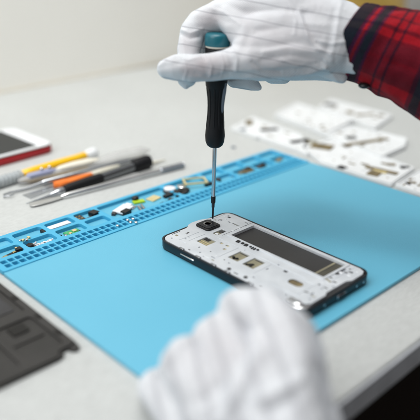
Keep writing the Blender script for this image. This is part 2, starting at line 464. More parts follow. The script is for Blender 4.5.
def rs(lst, r=0.5): return [phr(a, b, c, d, r, 3) for a, b, c, d in lst]
fh = []
fh += rs([(44.5, 35.5, 70.8, 124.8)], 1.0)             # battery bay
fh += rs([(18.4, 24.3, 29.3, 35.5)], 0.4)              # card slot
fh += rs([(17.6, 59.0, 31.2, 68.6), (17.8, 73.2, 31.6, 83.6)], 0.5)
fh += [phr(20.6, 110.6, 28.8, 123.0, 3.4)]             # speaker window
fh += rs([(37.0, 22.6, 47.8, 28.0)], 0.8)              # flash window
fh += rs([(29.0, 38.6, 31.4, 41.4), (29.2, 44.6, 31.6, 47.6), (23.6, 47.2, 26.2, 49.8), (31.0, 100.0, 34.0, 103.2), (12.0, 33, 14.0, 34.2), (34, 128, 36.5, 129.6), (24, 90, 27, 91), (57, 8, 60, 9.2), (20, 132.5, 24, 133.7), (9, 50, 10, 54), (46, 5.5, 49, 6.6)], 0.3)
fh += rs([(60.6, 16.0, 62.4, 18.4), (61.0, 20.6, 63.0, 27.4)], 0.3)
fh += rs([(54.5, 127.2, 66.5, 128.9)], 0.5)
scr = [(8, 8), (70, 8), (8, 40), (12, 66), (10, 92), (9, 122), (66, 134), (40, 137), (16, 136), (36, 92), (35, 60), (66, 31), (15, 16)]
for a, b in scr:
    fh.append(phr(a - 0.9, b - 0.9, a + 0.9, b + 0.9, 0.9, 3))
plate('inner_frame', outline_frame(), fh, 7.02 - 0.9, 8.0, M['frame'], phone, bev=0.18)
for a, b in scr:
    p = ph(a, b)
    MB().lathe((p.x, p.y, 6.3), (p.x, p.y, 8), [(0, 0.75), (1.2, 0.75), (1.3, 0.55)], 12).build('screw', M['steel'], phone, smooth=True)
# battery bay
bay = plate('battery_bay', phr(43.8, 34.9, 71.4, 125.4, 0.6), [], 6.05, 6.3, M['bay'], phone, bev=0.05)
plate('bay_label_strip', phr(44.9, 115.0, 70.5, 116.6, 0.2), [], 6.31, 6.36, M['beige'], bay, bev=0.02)
plate('bay_end_foil', phr(44.9, 117.4, 70.5, 124.4, 0.2), [], 6.31, 6.36, M['foil'], bay, bev=0.02)
plate('bay_rim', phr(42.0, 33.0, 73.4, 127.2, 1.4), [phr(44.6, 35.6, 70.8, 124.8, 0.8)], 7.9, 8.6, M['frame'], phone, bev=0.2)
plate('bay_rim_groove', phr(39.6, 30.6, 74.4, 30.95, 0.1), [], 7.9, 8.06, M['dgrey'], phone, bev=0.03)
# battery contacts
ct = MB()
for a_, b_, w_, l_, r_ in ((40.9, 47.0, 3.2, 3.0, .1), (41.2, 51.4, 2.4, 2.2, 0), (40.9, 55.2, 3.2, 2.8, .15), (41.4, 59.4, 2.0, 1.4, 0), (40.9, 61.8, 3.2, 1.2, .1), (40.9, 64.0, 3.2, 1.2, .1), (41.6, 66.6, 1.8, 1.8, 0)):
    p = ph(a_, b_)
    ct.box((p.x, p.y, 8.2), (w_, l_, 0.9), r_)
each(ct, 'battery_contact', M['black'], phone, bevel=0.15)
rr_ = random.Random(11)
for nm, m_, n_ in (('component', 'steel', 10), ('component', 'beige', 6), ('component', 'dgrey', 6), ('component', 'white', 14)):
    q_ = MB(); i = 0
    while i < n_:
        a_, b_ = rr_.uniform(4, 73), rr_.choice((rr_.uniform(5, 32), rr_.uniform(128, 137), rr_.uniform(34, 126)))
        if 33 < b_ < 128 and a_ > 35: continue
        if any(x0 - 1.5 < a_ < x1 + 1.5 and y0 - 1.5 < b_ < y1 + 1.5 for x0, y0, x1, y1 in ((34, 0, 53, 21), (17, 23, 31, 37), (17, 57, 33, 85), (19, 109, 30, 124), (36, 21, 49, 29), (0, 125, 12, 144))): continue
        p = ph(a_, b_); q_.box((p.x, p.y, 8.05), (rr_.uniform(0.6, 2.0), rr_.uniform(0.6, 2.8), 0.35)); i += 1
    each(q_, nm, M[m_], phone, bevel=0.08)
# camera
cm = plate('camera_module', rrect(ph(35.8, 3).x, ph(0, 18.9).y, ph(51.0, 3).x, ph(0, 2.9).y, 3.2), [], 7.6, 9.5, M['black'], phone, bev=0.8)
plate('camera_bezel', rrect(ph(37.2, 3).x, ph(0, 17.5).y, ph(49.6, 3).x, ph(0, 4.3).y, 2.6), [], 9.45, 9.9, M['navy'], cm, bev=0.2)
c_ = ph(43.2, 10.6)
MB().lathe((c_.x, c_.y, 9.7), (c_.x, c_.y, 12), [(0, 3.6), (0.35, 3.6), (0.5, 3.3), (0.5, 2.4), (0.42, 2.3), (0.4, 0.1)], 36).build('lens', M['glass'], cm, smooth=True)
# flash / sensor window
plate('flash_window', phr(37.4, 22.9, 47.4, 27.7, 0.6), [], 6.2, 7.2, M['beige'], phone, bev=0.15)
p = ph(44.6, 25.3); MB().box((p.x, p.y, 7.5), (4.2, 3.2, 0.7)).build('flash_lamp', M['dgrey'], phone, bevel=0.3)
p = ph(39.4, 25.3); MB().box((p.x, p.y, 7.4), (2.0, 2.8, 0.5)).build('sensor', M['white'], phone, bevel=0.2)
# card slot
sl = plate('card_slot', phr(18.6, 24.5, 29.1, 35.3, 0.3), [], 6.1, 7.0, M['beige'], phone, bev=0.1)
p = ph(27.6, 27.2); 
plate('slot_shadow_plate', phr(25.4, 24.7, 29.0, 30.0, 0.2), [], 7.0, 7.15, M['black'], sl, bev=0.04)  # black plate stands in for the shadow inside the slot
for k in range(4):
    p = ph(19.9 + 1.1 * k, 33.0)
plate('slot_rib', phr(22.6, 25.0, 23.1, 35.0, 0.1), [], 7.0, 7.25, M['cream'], sl, bev=0.05)
plate('slot_rib', phr(20.4, 25.0, 20.8, 35.0, 0.1), [], 7.0, 7.25, M['cream'], sl, bev=0.05)
for (a0, b0, a1, b1) in ((17.8, 59.2, 31.0, 68.4), (18.0, 73.4, 31.4, 83.4)):
    s1 = plate('chip_shield', phr(a0, b0, a1, b1, 0.3), [], 6.1, 7.1, M['beige'], phone, bev=0.1)
    q = ph(a0 + 4.0, b0 + 3.4); k = MB()
    for i in range(5):
        k.box((q.x + random.uniform(-1.8, 2.0), q.y + random.uniform(-2.4, 2.2), 7.35), (1.8, 2.2, 0.55), random.uniform(-.5, .5))
    each(k, 'spring_contact', M['black'], s1, bevel=0.15)
    q = ph(a0 + 9.6, b0 + 0.4)
    MB().box((ph(a1 - 1.2, 0).x, ph(0, (b0 + b1) / 2).y, 7.25), (0.8, 7.2, 0.3)).build('shield_tab', M['dgrey'], s1)
for (a, b, w, l) in ((30.2, 40.0, 2.0, 2.4), (30.4, 46.1, 2.0, 2.6), (24.9, 48.5, 2.2, 2.2), (32.5, 101.6, 2.6, 2.8), (61.5, 17.2, 1.5, 2.0)):
    p = ph(a, b); MB().box((p.x, p.y, 6.7), (w, l, 0.8)).build('contact_pad', M['cream' if a < 31 else 'dgrey'], phone, bevel=0.1)
k = MB()
for b in (21.6, 23.6, 25.8): k.box((ph(62, b).x, ph(62, b).y, 6.9), (1.5, 1.2, 0.8))
each(k, 'antenna_clip', M['beige'], phone, bevel=0.1)
plate('speaker_mesh', phr(20.9, 110.9, 28.5, 122.7, 3.2), [], 6.1, 7.3, M['brass'], phone, bev=0.15)
plate('speaker_rim', phr(20.3, 110.3, 29.1, 123.3, 3.8), [phr(21.2, 111.2, 28.2, 122.4, 3.1)], 7.9, 8.2, M['frame'], phone, bev=0.1)
# embossed lines, seams and small marks on the inner frame
em = MB()
for (a, b, c, d) in ((10, 14, 30, 14.5), (10, 14, 10.5, 22), (14, 20, 32, 20.4), (34.4, 31, 34.8, 118), (12, 54, 34, 54.4),
                     (6, 34, 6.4, 52), (6, 70, 6.4, 96), (14, 88, 32, 88.4), (55, 3.6, 72, 4.0), (72.6, 8, 73.0, 28), (46, 131, 72, 131.4), (32, 108, 32.4, 128), (12, 106, 12.4, 130), (12, 127, 34, 127.4)):
    p, q = ph(a, b), ph(c, d); em.box(((p.x + q.x) / 2, (p.y + q.y) / 2, 8.05), (abs(q.x - p.x), abs(q.y - p.y), 0.35))
each(em, 'moulded_rib', M['frame'], phone, bevel=0.1)
mk = MB()
for (a, b, c, d) in ((64, 132.0, 65.2, 135), (45, 132.6, 46.0, 135.4), (34, 133.4, 35.0, 136), (20.6, 128.8, 21.6, 130.6), (12.2, 60, 13, 61), (13.6, 44.0, 14.6, 45),
                     (4.2, 30.5, 5.0, 32.5), (4.0, 78, 4.9, 82), (4.4, 102, 5.2, 104), (68, 3.2, 70, 3.9), (50, 3.0, 54, 3.6), (12, 3.0, 20, 3.6), (71.8, 60, 72.8, 63)):
    p, q = ph(a, b), ph(c, d); mk.box(((p.x + q.x) / 2, (p.y + q.y) / 2, 8.03), (abs(q.x - p.x), abs(q.y - p.y), 0.16))
each(mk, 'stamped_slot', M['dgrey'], phone)
clip = MB()
for b in (118, 96, 74, 60, 44, 26):
    p = ph(2.1, b); clip.box((p.x, p.y, 7.4), (1.5, 4.0, 1.2))
each(clip, 'side_clip', M['steel'], phone, bevel=0.25)
for b in (88.5, 72.5):
    p = ph(5.2, b); MB().lathe((p.x, p.y, 7.9), (p.x, p.y, 9), [(0, 1.5), (0.7, 1.4), (0.9, 0.9)], 14).build('clip_post', M['dgrey'], phone, smooth=True)
# side buttons and ports
p = ph(-0.35, 34.5, 4.4); MB().box((p.x, p.y, 4.6), (0.8, 15, 0.9)).build('volume_button', M['chrome'], phone, bevel=0.4)
p = ph(PW + 0.3, 40, 4.4); MB().box((p.x, p.y, 4.4), (0.9, 10, 1.7)).build('power_button', M['chrome'], phone, bevel=0.35)
p = ph(40.5, PL_, 3.6)
u_ = MB().box((p.x, p.y - 0.2, 3.8), (9.6, 0.8, 3.0)).build('charging_port', M['steel'], phone, bevel=0.4)
MB().box((p.x, p.y - 0.75, 3.8), (7.8, 0.4, 1.7)).build('port_opening', M['black'], u_)
for a in (22, 58, 66):
    p = ph(a, PL_); MB().lathe((p.x, p.y + 0.4, 3.8), (p.x, p.y - 1, 3.8), [(0, 0.9), (0.6, 0.9), (0.7, 0.6)], 12).build('edge_screw', M['steel'], phone, smooth=True)
# bared metal corner
k = MB()
p0, p1, p2 = ph(2.4, PL_ - 13.5, 6.9), ph(2.8, PL_ - 5.5, 6.9), ph(8.5, PL_ - 2.4, 6.9)
k.tube([p0, ph(2.2, PL_ - 9, 7.1), p1, ph(4.8, PL_ - 3.2, 7), p2], [1.3, 1.7, 1.8, 1.7, 1.2], 16)
k.ball(ph(6.0, PL_ - 10.5, 7.4), (3.4, 5.2, 1.9))
k.build('metal_corner', M['chrome'], phone, smooth=True)
plate('headphone_socket', phr(2.6, PL_ - 17, 7.8, PL_ - 13, 1.2), [], 7.9, 9.2, M['chrome'], phone, bev=0.3)

# ------------------------------------------------------------------ screwdriver (upright, tip on the camera corner)
T = Vector((339.9, 349.6, 0))
def sz(z): return Vector((T.x + (z - 9) * 0.0095, T.y - (z - 9) * 0.0085, z))
TZ = 10.0
sd = thing('screwdriver', 'black handled precision screwdriver with teal cap held upright', 'screwdriver', sz(TZ))
def lz(prof, seg=32):
    k = MB(); k.tube([sz(z) for z, r in prof], [r for z, r in prof], seg); return k
lz([(TZ - 0.6, 0.55), (TZ + 0.6, 0.8), (TZ + 9.5, 0.9), (TZ + 9.6, 1.25), (TZ + 13.5, 1.3)]).build('driver_tip', M['dsteel'], sd, smooth=True)
lz([(23.3, 1.0), (23.4, 1.75), (24.2, 1.9), (28.5, 1.9), (29.3, 1.75), (29.4, 1.0)]).build('bit_collar', M['black'], sd, smooth=True)
lz([(29.3, 1.62), (72.6, 1.62)]).build('shaft', M['steel'], sd, smooth=True)
lz([(70.6, 2.6), (71.2, 4.6), (72.6, 6.2), (75.5, 7.3), (80, 7.7), (84, 7.4), (90, 6.6), (97, 5.9), (104, 5.75), (110, 6.1), (117, 7.1), (119, 8.0), (125, 8.6), (132, 8.8), (147, 8.9), (147.7, 8.5)], 48).build('handle', M['rubber'], sd, smooth=True)
# facet ribs on the handle
k = MB()
for i in range(10):
    a = 2 * math.pi * i / 10
    pts = []; 
    for z, r in ((84, 7.1), (90, 6.35), (97, 5.7), (104, 5.55), (110, 5.9), (117, 6.9), (123, 7.65)):
        pts.append(sz(z) + Vector((math.cos(a) * r, math.sin(a) * r, 0)))
    k.tube(pts, [0.2, .7, .75, .75, .75, .7, 0.2], 8)
each(k, 'grip_rib', M['rubber'], sd, smooth=True)
k = MB()
va = math.atan2(-0.83, -0.2)
pts = [sz(z) + Vector((math.cos(va + 0.5) * r, math.sin(va + 0.5) * r, 0)) for z, r in ((97, 5.2), (101, 5.4), (105, 5.6), (110, 6.0), (116, 6.9), (122, 7.6))]
k.tube(pts, [0.4, 1.4, 1.6, 1.7, 1.7, 1.5], 12); k.build('grip_inlay', M['grey'], sd, smooth=True)
lz([(147.4, 7.2), (147.5, 8.75), (148.6, 8.75), (148.7, 7.2)]).build('cap_ring', M['ivory'], sd, smooth=True)
lz([(148.5, 7.0), (148.6, 9.2), (150, 9.4), (154.8, 9.3), (156.3, 8.9), (157.2, 8.0), (157.6, 5.0), (157.7, 0.5)], 40).build('cap', M['teal'], sd, smooth=True)

# ------------------------------------------------------------------ gloves
def ico(sub=3):
    bm = bmesh.new(); bmesh.ops.create_icosphere(bm, subdivisions=sub, radius=1.0)
    v = [x.co.copy() for x in bm.verts]; f = [tuple(y.index for y in x.verts) for x in bm.faces]; bm.free()
    return v, f
IV, IF = ico(3)

def make_glove(name, chains, sbones, skins, creases, voxel, parent, smooth_it=10, amp=0.6, fold=None):
    V = []; F = []
    for ch in chains:
        pts = [(dp(*c[:3]) if len(c) == 4 else Vector(c[0]), c[-1]) for c in ch]
        for (p, r), (q, s) in zip(pts, pts[1:]):
            n = max(2, int((q - p).length / (min(r, s) * 0.22)))
            for i in range(n + 1):
                t = i / n
                c = p.lerp(q, t); rr = r + (s - r) * t
                b = len(V); V += [(c + v * rr) * MM for v in IV]; F += [tuple(i_ + b for i_ in f) for f in IF]
    me = bpy.data.meshes.new('glove_source'); me.from_pydata(V, [], F); me.update()
    o = bpy.data.objects.new('glove_source', me); COL.objects.link(o)
    m1 = o.modifiers.new('r', 'REMESH'); m1.mode = 'VOXEL'; m1.voxel_size = voxel * MM; m1.adaptivity = 0
    m2 = o.modifiers.new('s', 'SMOOTH'); m2.factor = 0.6; m2.iterations = smooth_it
    dg = bpy.context.evaluated_depsgraph_get(); dg.update()
    out = bpy.data.meshes.new_from_object(o.evaluated_get(dg))
    bpy.data.objects.remove(o); bpy.data.meshes.remove(me)
    out.name = name
    # stripes: one family of parallel yarns; sbones = two points on a line and its depth
    A_, B_ = dp(*sbones[0]), dp(*sbones[1]); dr = (B_ - A_).normalized()
    nn = dr.cross(((A_ + B_) / 2 - CAM).normalized()).normalized()
    SK = [(dp(*s[:3]), s[3], s[4]) for s in skins]
    CR = []
    for c in creases:
        pts = [Vector(q[:2]) for q in c['p']]
        CR.append((pts, c['w'], c['h']))
    out.calc_loop_triangles() if False else None
    nv = len(out.vertices)
    norms = [v.normal.copy() for v in out.vertices]
    sv = [0.0] * nv; kv = [0.0] * nv; lv = [0.0] * nv
    newco = []
    for i, v in enumerate(out.vertices):
        p = v.co / MM
        sv[i] = (p - A_).dot(nn) + 5.6 + 1.6 * noise.noise(p * 0.022) + 0.5 * noise.noise(p * 0.06) + 0.0006 * (p - A_).dot(dr) ** 2 * 0.2
        kk = 0; lv[i] = (p - A_).dot(dr)
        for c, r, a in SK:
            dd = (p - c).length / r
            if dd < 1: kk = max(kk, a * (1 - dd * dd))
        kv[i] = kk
        h = amp * (noise.noise(p * 0.055) * 1.3 + noise.noise(p * 0.13 + Vector((5, 3, 1))) * 0.55)
        # elongated wrinkles
        qn = Vector((p.x * 0.05, p.y * 0.05, p.z * 0.28))
        h += amp * 0.35 * noise.noise(qn + Vector((2, 7, 4)))
        pc = ROT.transposed() @ (p - CAM)
        pp = Vector((210 + FPX * pc.x / -pc.z, 210 - FPX * pc.y / -pc.z))
        face = max(0.0, min(1.0, -norms[i].dot((p - CAM).normalized()) * 2.2 - 0.1))
        for pts, w, hh in CR:
            best = 1e9
            if face <= 0: continue
            for a, b in zip(pts, pts[1:]):
                ab = b - a; t = max(0, min(1, (pp - a).dot(ab) / ab.length_squared))
                best = min(best, (pp - a - ab * t).length)
            # lateral distance only: ignore depth inside 14 mm
            if best < w * 3: h += face * hh * math.exp(-(best / w) ** 2)
        newco.append(v.co + norms[i] * h * MM)
    for i, c in enumerate(newco): out.vertices[i].co = c
    at1 = out.attributes.new('stripe', 'FLOAT', 'POINT'); at1.data.foreach_set('value', sv)
    at2 = out.attributes.new('skin', 'FLOAT', 'POINT'); at2.data.foreach_set('value', kv)
    at3 = out.attributes.new('length', 'FLOAT', 'POINT'); at3.data.foreach_set('value', lv)
    out.materials.clear()
    out.polygons.foreach_set('use_smooth', [True] * len(out.polygons))
    return link(out, name, M['glove'], parent)

person = thing('person', 'person in white striped gloves and red plaid shirt working on the phone', 'person', dp(352, 60, 475))

R_ch = [
    # thumb lying across the front of the handle
    [(167, 68, 469, 7.4), (176, 67.5, 468, 9.0), (192, 68, 467, 9.8), (210, 67, 466, 9.9), (228, 64, 466, 11.0), (250, 60, 468, 14.5), (285, 56, 470, 16), (322, 50, 470, 18)],
    [(228, 17, 476, 10), (250, 38, 470, 13)],
    [(185, 79, 478, 5.5), (186, 87, 478, 2.0)],
    # index finger
    [(250, 10, 478, 14), (222, 16, 482, 12.2), (200, 24, 486, 10.4), (193, 31, 486, 9.8)], [(193, 32, 486, 9.8), (189, 52, 484, 8.8), (187, 70, 480, 7.8), (187, 78, 478, 6.5)],
    # middle finger behind the handle
    [(262, 6, 494, 12.5), (232, 18, 502, 10.4), (215, 30, 505, 9.6), (207, 50, 505, 8.6), (205, 68, 500, 7.6)],
    # ring finger, curled back under the palm
    [(280, 8, 508, 12.0), (248, 36, 518, 9.6), (232, 63, 514, 8.6), (236, 78, 504, 7.6), (250, 83, 498, 6.0), (259, 88, 496, 2.0)],
    # little finger
    [(298, 16, 520, 11.0), (268, 44, 526, 8.8), (258, 64, 520, 7.8), (272, 75, 510, 6.6), (284, 76.5, 504, 5.6)],
    # back of the hand
    [(250, 10, 478, 14), (290, 11, 474, 17.5), (330, 24, 470, 19), (352, 36, 470, 19)],
    [(262, 1, 492, 13), (300, 8, 488, 17), (340, 28, 482, 20)],
    [(280, 8, 506, 12.5), (315, 20, 500, 16), (345, 36, 490, 19)],
    [(298, 16, 518, 11.5), (325, 30, 508, 15), (348, 42, 494, 18)],
    [(250, 34, 472, 14), (285, 28, 472, 17), (330, 36, 470, 20)], [(250, 50, 469, 14), (290, 42, 471, 17.5), (330, 44, 470, 20)],
    [(240, 36, 480, 9), (262, 36, 486, 16), (300, 38, 488, 18), (340, 40, 484, 22)],
    [(250, 60, 468, 14), (262, 64, 484, 13), (300, 64, 496, 12), (330, 58, 490, 17)],
    # cuff of the glove running into the sleeve, loose hem below
    [(322, 50, 472, 18), (345, 44, 474, 21), (375, 50, 472, 22)], [(330, 36, 476, 20), (352, 38, 478, 22), (378, 46, 476, 23)],
    [(318, 62, 476, 9), (333, 71, 474, 6.5), (342, 78, 476, 4)],
]
R_sb = ((240, 37.3, 462), (345, 56, 462))
R_sk = [(207, 70, 457, 17, 1.0), (190, 70, 458, 9, 0.9), (222, 66, 456, 12, 0.7), (176, 66, 462, 6, .3), (190, 45, 476, 12, 0.8), (212, 22, 474, 14, 0.7), (262, 40, 462, 30, 0.55), (300, 30, 458, 30, 0.5), (290, 62, 458, 24, 0.6), (245, 20, 465, 18, .5)]
def crs(w, h, *p): return dict(p=p, w=w, h=h)
R_cr = [crs(1.6, 1.6, (299, 12), (303, 24), (309, 38), (317, 48), (330, 54)), crs(2.6, -1.5, (304, 14), (309, 28), (316, 42)),
        crs(2.4, 0.7, (244, 26), (242, 38), (237, 50)), crs(3.0, -0.8, (250, 30), (247, 42), (242, 54)),
        crs(1.4, 1.1, (232, 48), (237, 58), (236, 70)), crs(1.8, -0.9, (229, 52), (232, 66)),
        crs(1.6, 0.7, (341, 4), (338, 20), (335, 40), (331, 62)), crs(2.4, -1.0, (334, 10), (331, 34), (326, 54)),
        crs(1.2, 1.0, (209, 58), (212, 66), (210, 77)), crs(2.4, -0.6, (204, 60), (206, 76)),
        crs(1.1, 1.0, (159, 66), (168, 58), (178, 56), (188, 60), (200, 57)), crs(2.0, -0.7, (166, 66), (180, 63)),
        crs(1.6, -1.6, (181, 34), (190, 38), (200, 36)), crs(1.2, 1.1, (180, 29), (190, 33), (202, 29)), crs(1.2, 0.8, (183, 44), (185, 54)),
        crs(1.5, 1.3, (176, 80), (200, 83), (230, 81), (262, 79), (300, 76), (325, 68)), crs(2.4, -1.2, (222, 76), (262, 73), (300, 69), (322, 63)),
        crs(2.2, -1.0, (262, 60), (290, 55), (322, 61)), crs(2.0, 0.9, (264, 52), (290, 47), (318, 52)),
        crs(1.3, 0.9, (210, 8), (224, 12), (240, 24)), crs(2.2, -0.8, (214, 15), (228, 22)),
        
        crs(1.0, 0.7, (184, 60), (187, 70), (184, 80)), crs(1.0, 0.7, (221, 55), (224, 66), (221, 79)), crs(1.6, -0.8, (196, 74), (212, 78), (228, 74)),
        crs(1.4, -0.9, (252, 62), (262, 70), (280, 72)), crs(1.3, 0.8, (282, 60), (296, 66), (318, 66)), crs(1.4, 0.7, (290, 6), (296, 20), (294, 34)),
        crs(1.2, 0.8, (322, 64), (330, 72), (337, 80)), crs(1.4, 0.9, (316, 40), (330, 44), (344, 42))]
for c in R_cr: c['w'] *= 1.35; c['h'] *= 0.62
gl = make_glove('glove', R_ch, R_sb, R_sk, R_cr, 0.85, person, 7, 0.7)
tag(gl, 'sharp white glove gripping the screwdriver handle')

# left hand, fingers curled down onto phone and mat, close to the lens
def k3(px, py, z): return at(px, py, z)
L_ch = [
    # knuckle to wrist
    [(244, 312, 333, 13.5), (266, 310, 328, 12.5), (284, 334, 315, 14), (284, 372, 303, 19), (288, 450, 285, 21), (300, 540, 270, 22)],
    [(220, 340, 330, 14), (250, 392, 306, 18), (275, 460, 288, 18), (285, 545, 272, 22)],
    [(188, 364, 332, 14.0), (222, 410, 310, 18), (258, 465, 292, 17)],
    [(160, 388, 336, 10.5), (200, 440, 316, 15), (245, 490, 300, 16)],
    # fingers going down
    [(258, 312, 330, 14), (254, 312, 345, 11.5), (262, 350, 366, 8.5), (272, 372, 372, 7.5)],
    [(220, 340, 330, 14), (210, 342, 347, 10.5), (220, 372, 366, 8.5), (232, 392, 368, 7.5)],
    [(188, 364, 332, 13.5), (178, 366, 350, 10), (190, 392, 364, 8), (200, 408, 364, 7.2)],
    [(160, 388, 336, 10.5), (153, 385, 350, 7.5), (165, 408, 360, 7)],
    # thumb against the side of the phone
    [(304, 430, 296, 17), (298, 380, 306, 14.5), (291, 335, 322, 13), (283, 322, 340, 10)],
    [(285, 372, 305, 15), (300, 400, 300, 16)],
]
L_sb = ((240, 330, 320), (276, 440, 300))
L_cr = [crs(6, 2.6, (222, 420), (238, 395), (252, 368), (262, 352)), crs(7, -2.2, (200, 400), (222, 385), (236, 360)),
        crs(6, 1.8, (262, 400), (285, 388), (300, 378)), crs(7, -2.0, (268, 412), (290, 402)), crs(6, -1.5, (262, 330), (278, 352), (290, 380)),
        crs(5, 1.6, (160, 372), (176, 350), (190, 336))]
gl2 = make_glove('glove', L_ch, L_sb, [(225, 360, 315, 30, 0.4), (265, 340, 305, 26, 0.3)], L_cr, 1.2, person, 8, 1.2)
gl2.data.materials[0] = M['glove_soft']
tag(gl2, 'out of focus white glove curled over the near side of the phone')

# sleeves
def sleeve(name, axis, rad, parent, label=None, nseg=96, flat=0.92, along0=0.0, lean=0.0, phase=0.0):
    pts = [dp(*a) for a in axis]
    # resample
    L_ = [0]
    for a, b in zip(pts, pts[1:]): L_.append(L_[-1] + (b - a).length)
    n = 150; rows = []
    for i in range(n + 1):
        s = L_[-1] * i / n
        j = 0
        while j < len(L_) - 2 and L_[j + 1] < s: j += 1
        t = (s - L_[j]) / (L_[j + 1] - L_[j]); rows.append((s, pts[j].lerp(pts[j + 1], t), rad[j] + (rad[j + 1] - rad[j]) * t))
    V = []; al = []; ar = []
    d = (pts[-1] - pts[0]).normalized(); a_ = d.cross(Vector((0, 0, 1))).normalized(); b_ = a_.cross(d).normalized()
    def surf(s, c, r, th, inset):
        fl_ = 1.4 * math.sin(th * 3 + s * 0.05 + phase) + 1.2 * noise.noise(Vector((math.cos(th) * 2, math.sin(th) * 2, s * 0.035))) * 2.2
        fl_ += 1.8 * math.exp(-((th - 5.6 - s * 0.012) / 0.22) ** 2) * min(1, s / 30) - 1.5 * math.exp(-((th - 5.2 - s * 0.010) / 0.2) ** 2) * min(1, s / 30)
        fl_ += 1.6 * noise.noise(Vector((math.cos(th) * 3, math.sin(th) * 3, s * 0.12))) * min(1, s / 25)
        hem = -0.8 * math.exp(-((s - 11.5) / 0.9) ** 2) - 0.5 * math.exp(-((s - 0.0) / 1.2) ** 2) - .35 * math.exp(-((s - 3) / .7) ** 2)
        rr = r + fl_ * min(1, 0.35 + s / 40) + hem - inset
        lean_ = lean * math.sin(th)
        return c + a_ * math.cos(th) * rr * flat + b_ * math.sin(th) * rr + d * lean_ * max(0, 1 - s / 60)
    for (s, c, r) in rows:
        for k in range(nseg):
            th = 2 * math.pi * k / nseg
            V.append(surf(s, c, r, th, 0)); al.append(s + along0); ar.append(((th + math.pi) % (2 * math.pi)) * 30)
    m0 = len(V); nin = 40
    for i in range(nin):
        (s, c, r) = rows[i]
        for k in range(nseg):
            th = 2 * math.pi * k / nseg
            V.append(surf(s, c, r, th, 1.3)); al.append(s + along0); ar.append(((th + math.pi) % (2 * math.pi)) * 30)
    F = []
    for i in range(n):
        for k in range(nseg):
            a0 = i * nseg + k; a1 = i * nseg + (k + 1) % nseg
            F.append((a0, a1, a1 + nseg, a0 + nseg))
    for i in range(nin - 1):
        for k in range(nseg):
            a0 = m0 + i * nseg + k; a1 = m0 + i * nseg + (k + 1) % nseg
            F.append((a0, a0 + nseg, a1 + nseg, a1))
    for k in range(nseg):
        a0 = k; a1 = (k + 1) % nseg
        F.append((a0, m0 + a0, m0 + a1, a1))
    me = bpy.data.meshes.new(name); me.from_pydata([v * MM for v in V], [], F); me.update()
    x = me.attributes.new('along', 'FLOAT', 'POINT'); x.data.foreach_set('value', al)
    x = me.attributes.new('around', 'FLOAT', 'POINT'); x.data.foreach_set('value', ar)
    me.polygons.foreach_set('use_smooth', [True] * len(me.polygons))
    o = link(me, name, M['plaid'], parent)
    if label: tag(o, label)
    return o
sr = sleeve('sleeve', [(346, 38, 476), (380, 48, 474), (425, 64, 468), (500, 92, 450), (640, 150, 420)], [28, 30.5, 35, 40, 46], person,
            'red and black plaid flannel sleeve with dark cuff edge', lean=4.0)
c_ = dp(364, 85.5, 470)
MB().ball(c_, (4.2, 4.2, 2.2)).build('button', M['black'], sr, smooth=True)
sleeve('sleeve', [(297, 520, 274), (302, 570, 262), (330, 700, 235)], [30, 32, 40], person, 'plaid sleeve of the near arm')

# ------------------------------------------------------------------ grey brown phone cover at the lower left
bc = thing('phone_cover', 'dark grey-brown phone back cover lying face down left of the mat', 'phone cover', W(-46, 90, DZ))
def cv(u0, v0, u1, v1, r, n=5):
    p, q = W(u0, v0), W(u1, v1); return rrect(p.x, p.y, q.x, q.y, r, n)
ol = [(-88, 12), (-12, 12), (-8, 16), (-8, 48), (-9.2, 49), (-9.2, 53), (-8, 54), (-8, 84), (-9.2, 85), (-9.2, 89), (-8, 90), (-8, 118), (-9.4, 119), (-9.4, 124), (-8, 125), (-8, 160), (-8.5, 165), (-11, 167.5),
      (-14, 166), (-15.5, 162.5), (-19, 163), (-20, 166.5), (-24, 168), (-84, 168), (-88, 164)]
ol = [(W(a, b).x, W(a, b).y) for a, b in ol]
base = plate('cover_base', ol, [], DZ + 0.05, DZ + 2.0, M['brown'], bc, bev=0.4)
plate('cover_lip', [(W(a, b).x, W(a, b).y) for a, b in ((-87.5, 12.5), (-12.5, 12.5), (-8.8, 16), (-8.8, 160), (-12, 161.8), (-21, 162.4), (-24, 167.2), (-84, 167.2), (-87.5, 164))],
      [cv(-84, 16.5, -13.5, 110, 2), cv(-84, 113, -44, 160, 3), cv(-40, 118, -14.5, 158, 3)], DZ + 1.95, DZ + 3.4, M['brown'], bc, bev=0.3)
plate('cover_recess', cv(-83, 20, -18, 104, 2), [], DZ + 2.0, DZ + 2.5, M['brown2'], bc, bev=0.2)
plate('cover_slot', cv(-33, 121, -22, 131, 1.0), [], DZ + 2.0, DZ + 3.0, M['dbrown'], bc, bev=0.2)
cl = MB()
for v in (32, 62, 92, 122, 146):
    p = W(-11.3, v); cl.box((p.x, p.y, DZ + 3.2), (3.2, 5.5, 1.6))
each(cl, 'cover_clip', M['dbrown'], bc, bevel=0.4)
cl = MB()
for (a, b, c, d) in ((-60, 118, -59, 158), (-80, 136, -48, 137), (-38, 140, -18, 141), (-80, 60, -24, 61), (-52, 24, -51, 100)):
    p, q = W(a, b), W(c, d); cl.box(((p.x + q.x) / 2, (p.y + q.y) / 2, DZ + 2.5), (abs(q.x - p.x), abs(q.y - p.y), 1.0))
each(cl, 'cover_rib', M['brown'], bc, bevel=0.2)

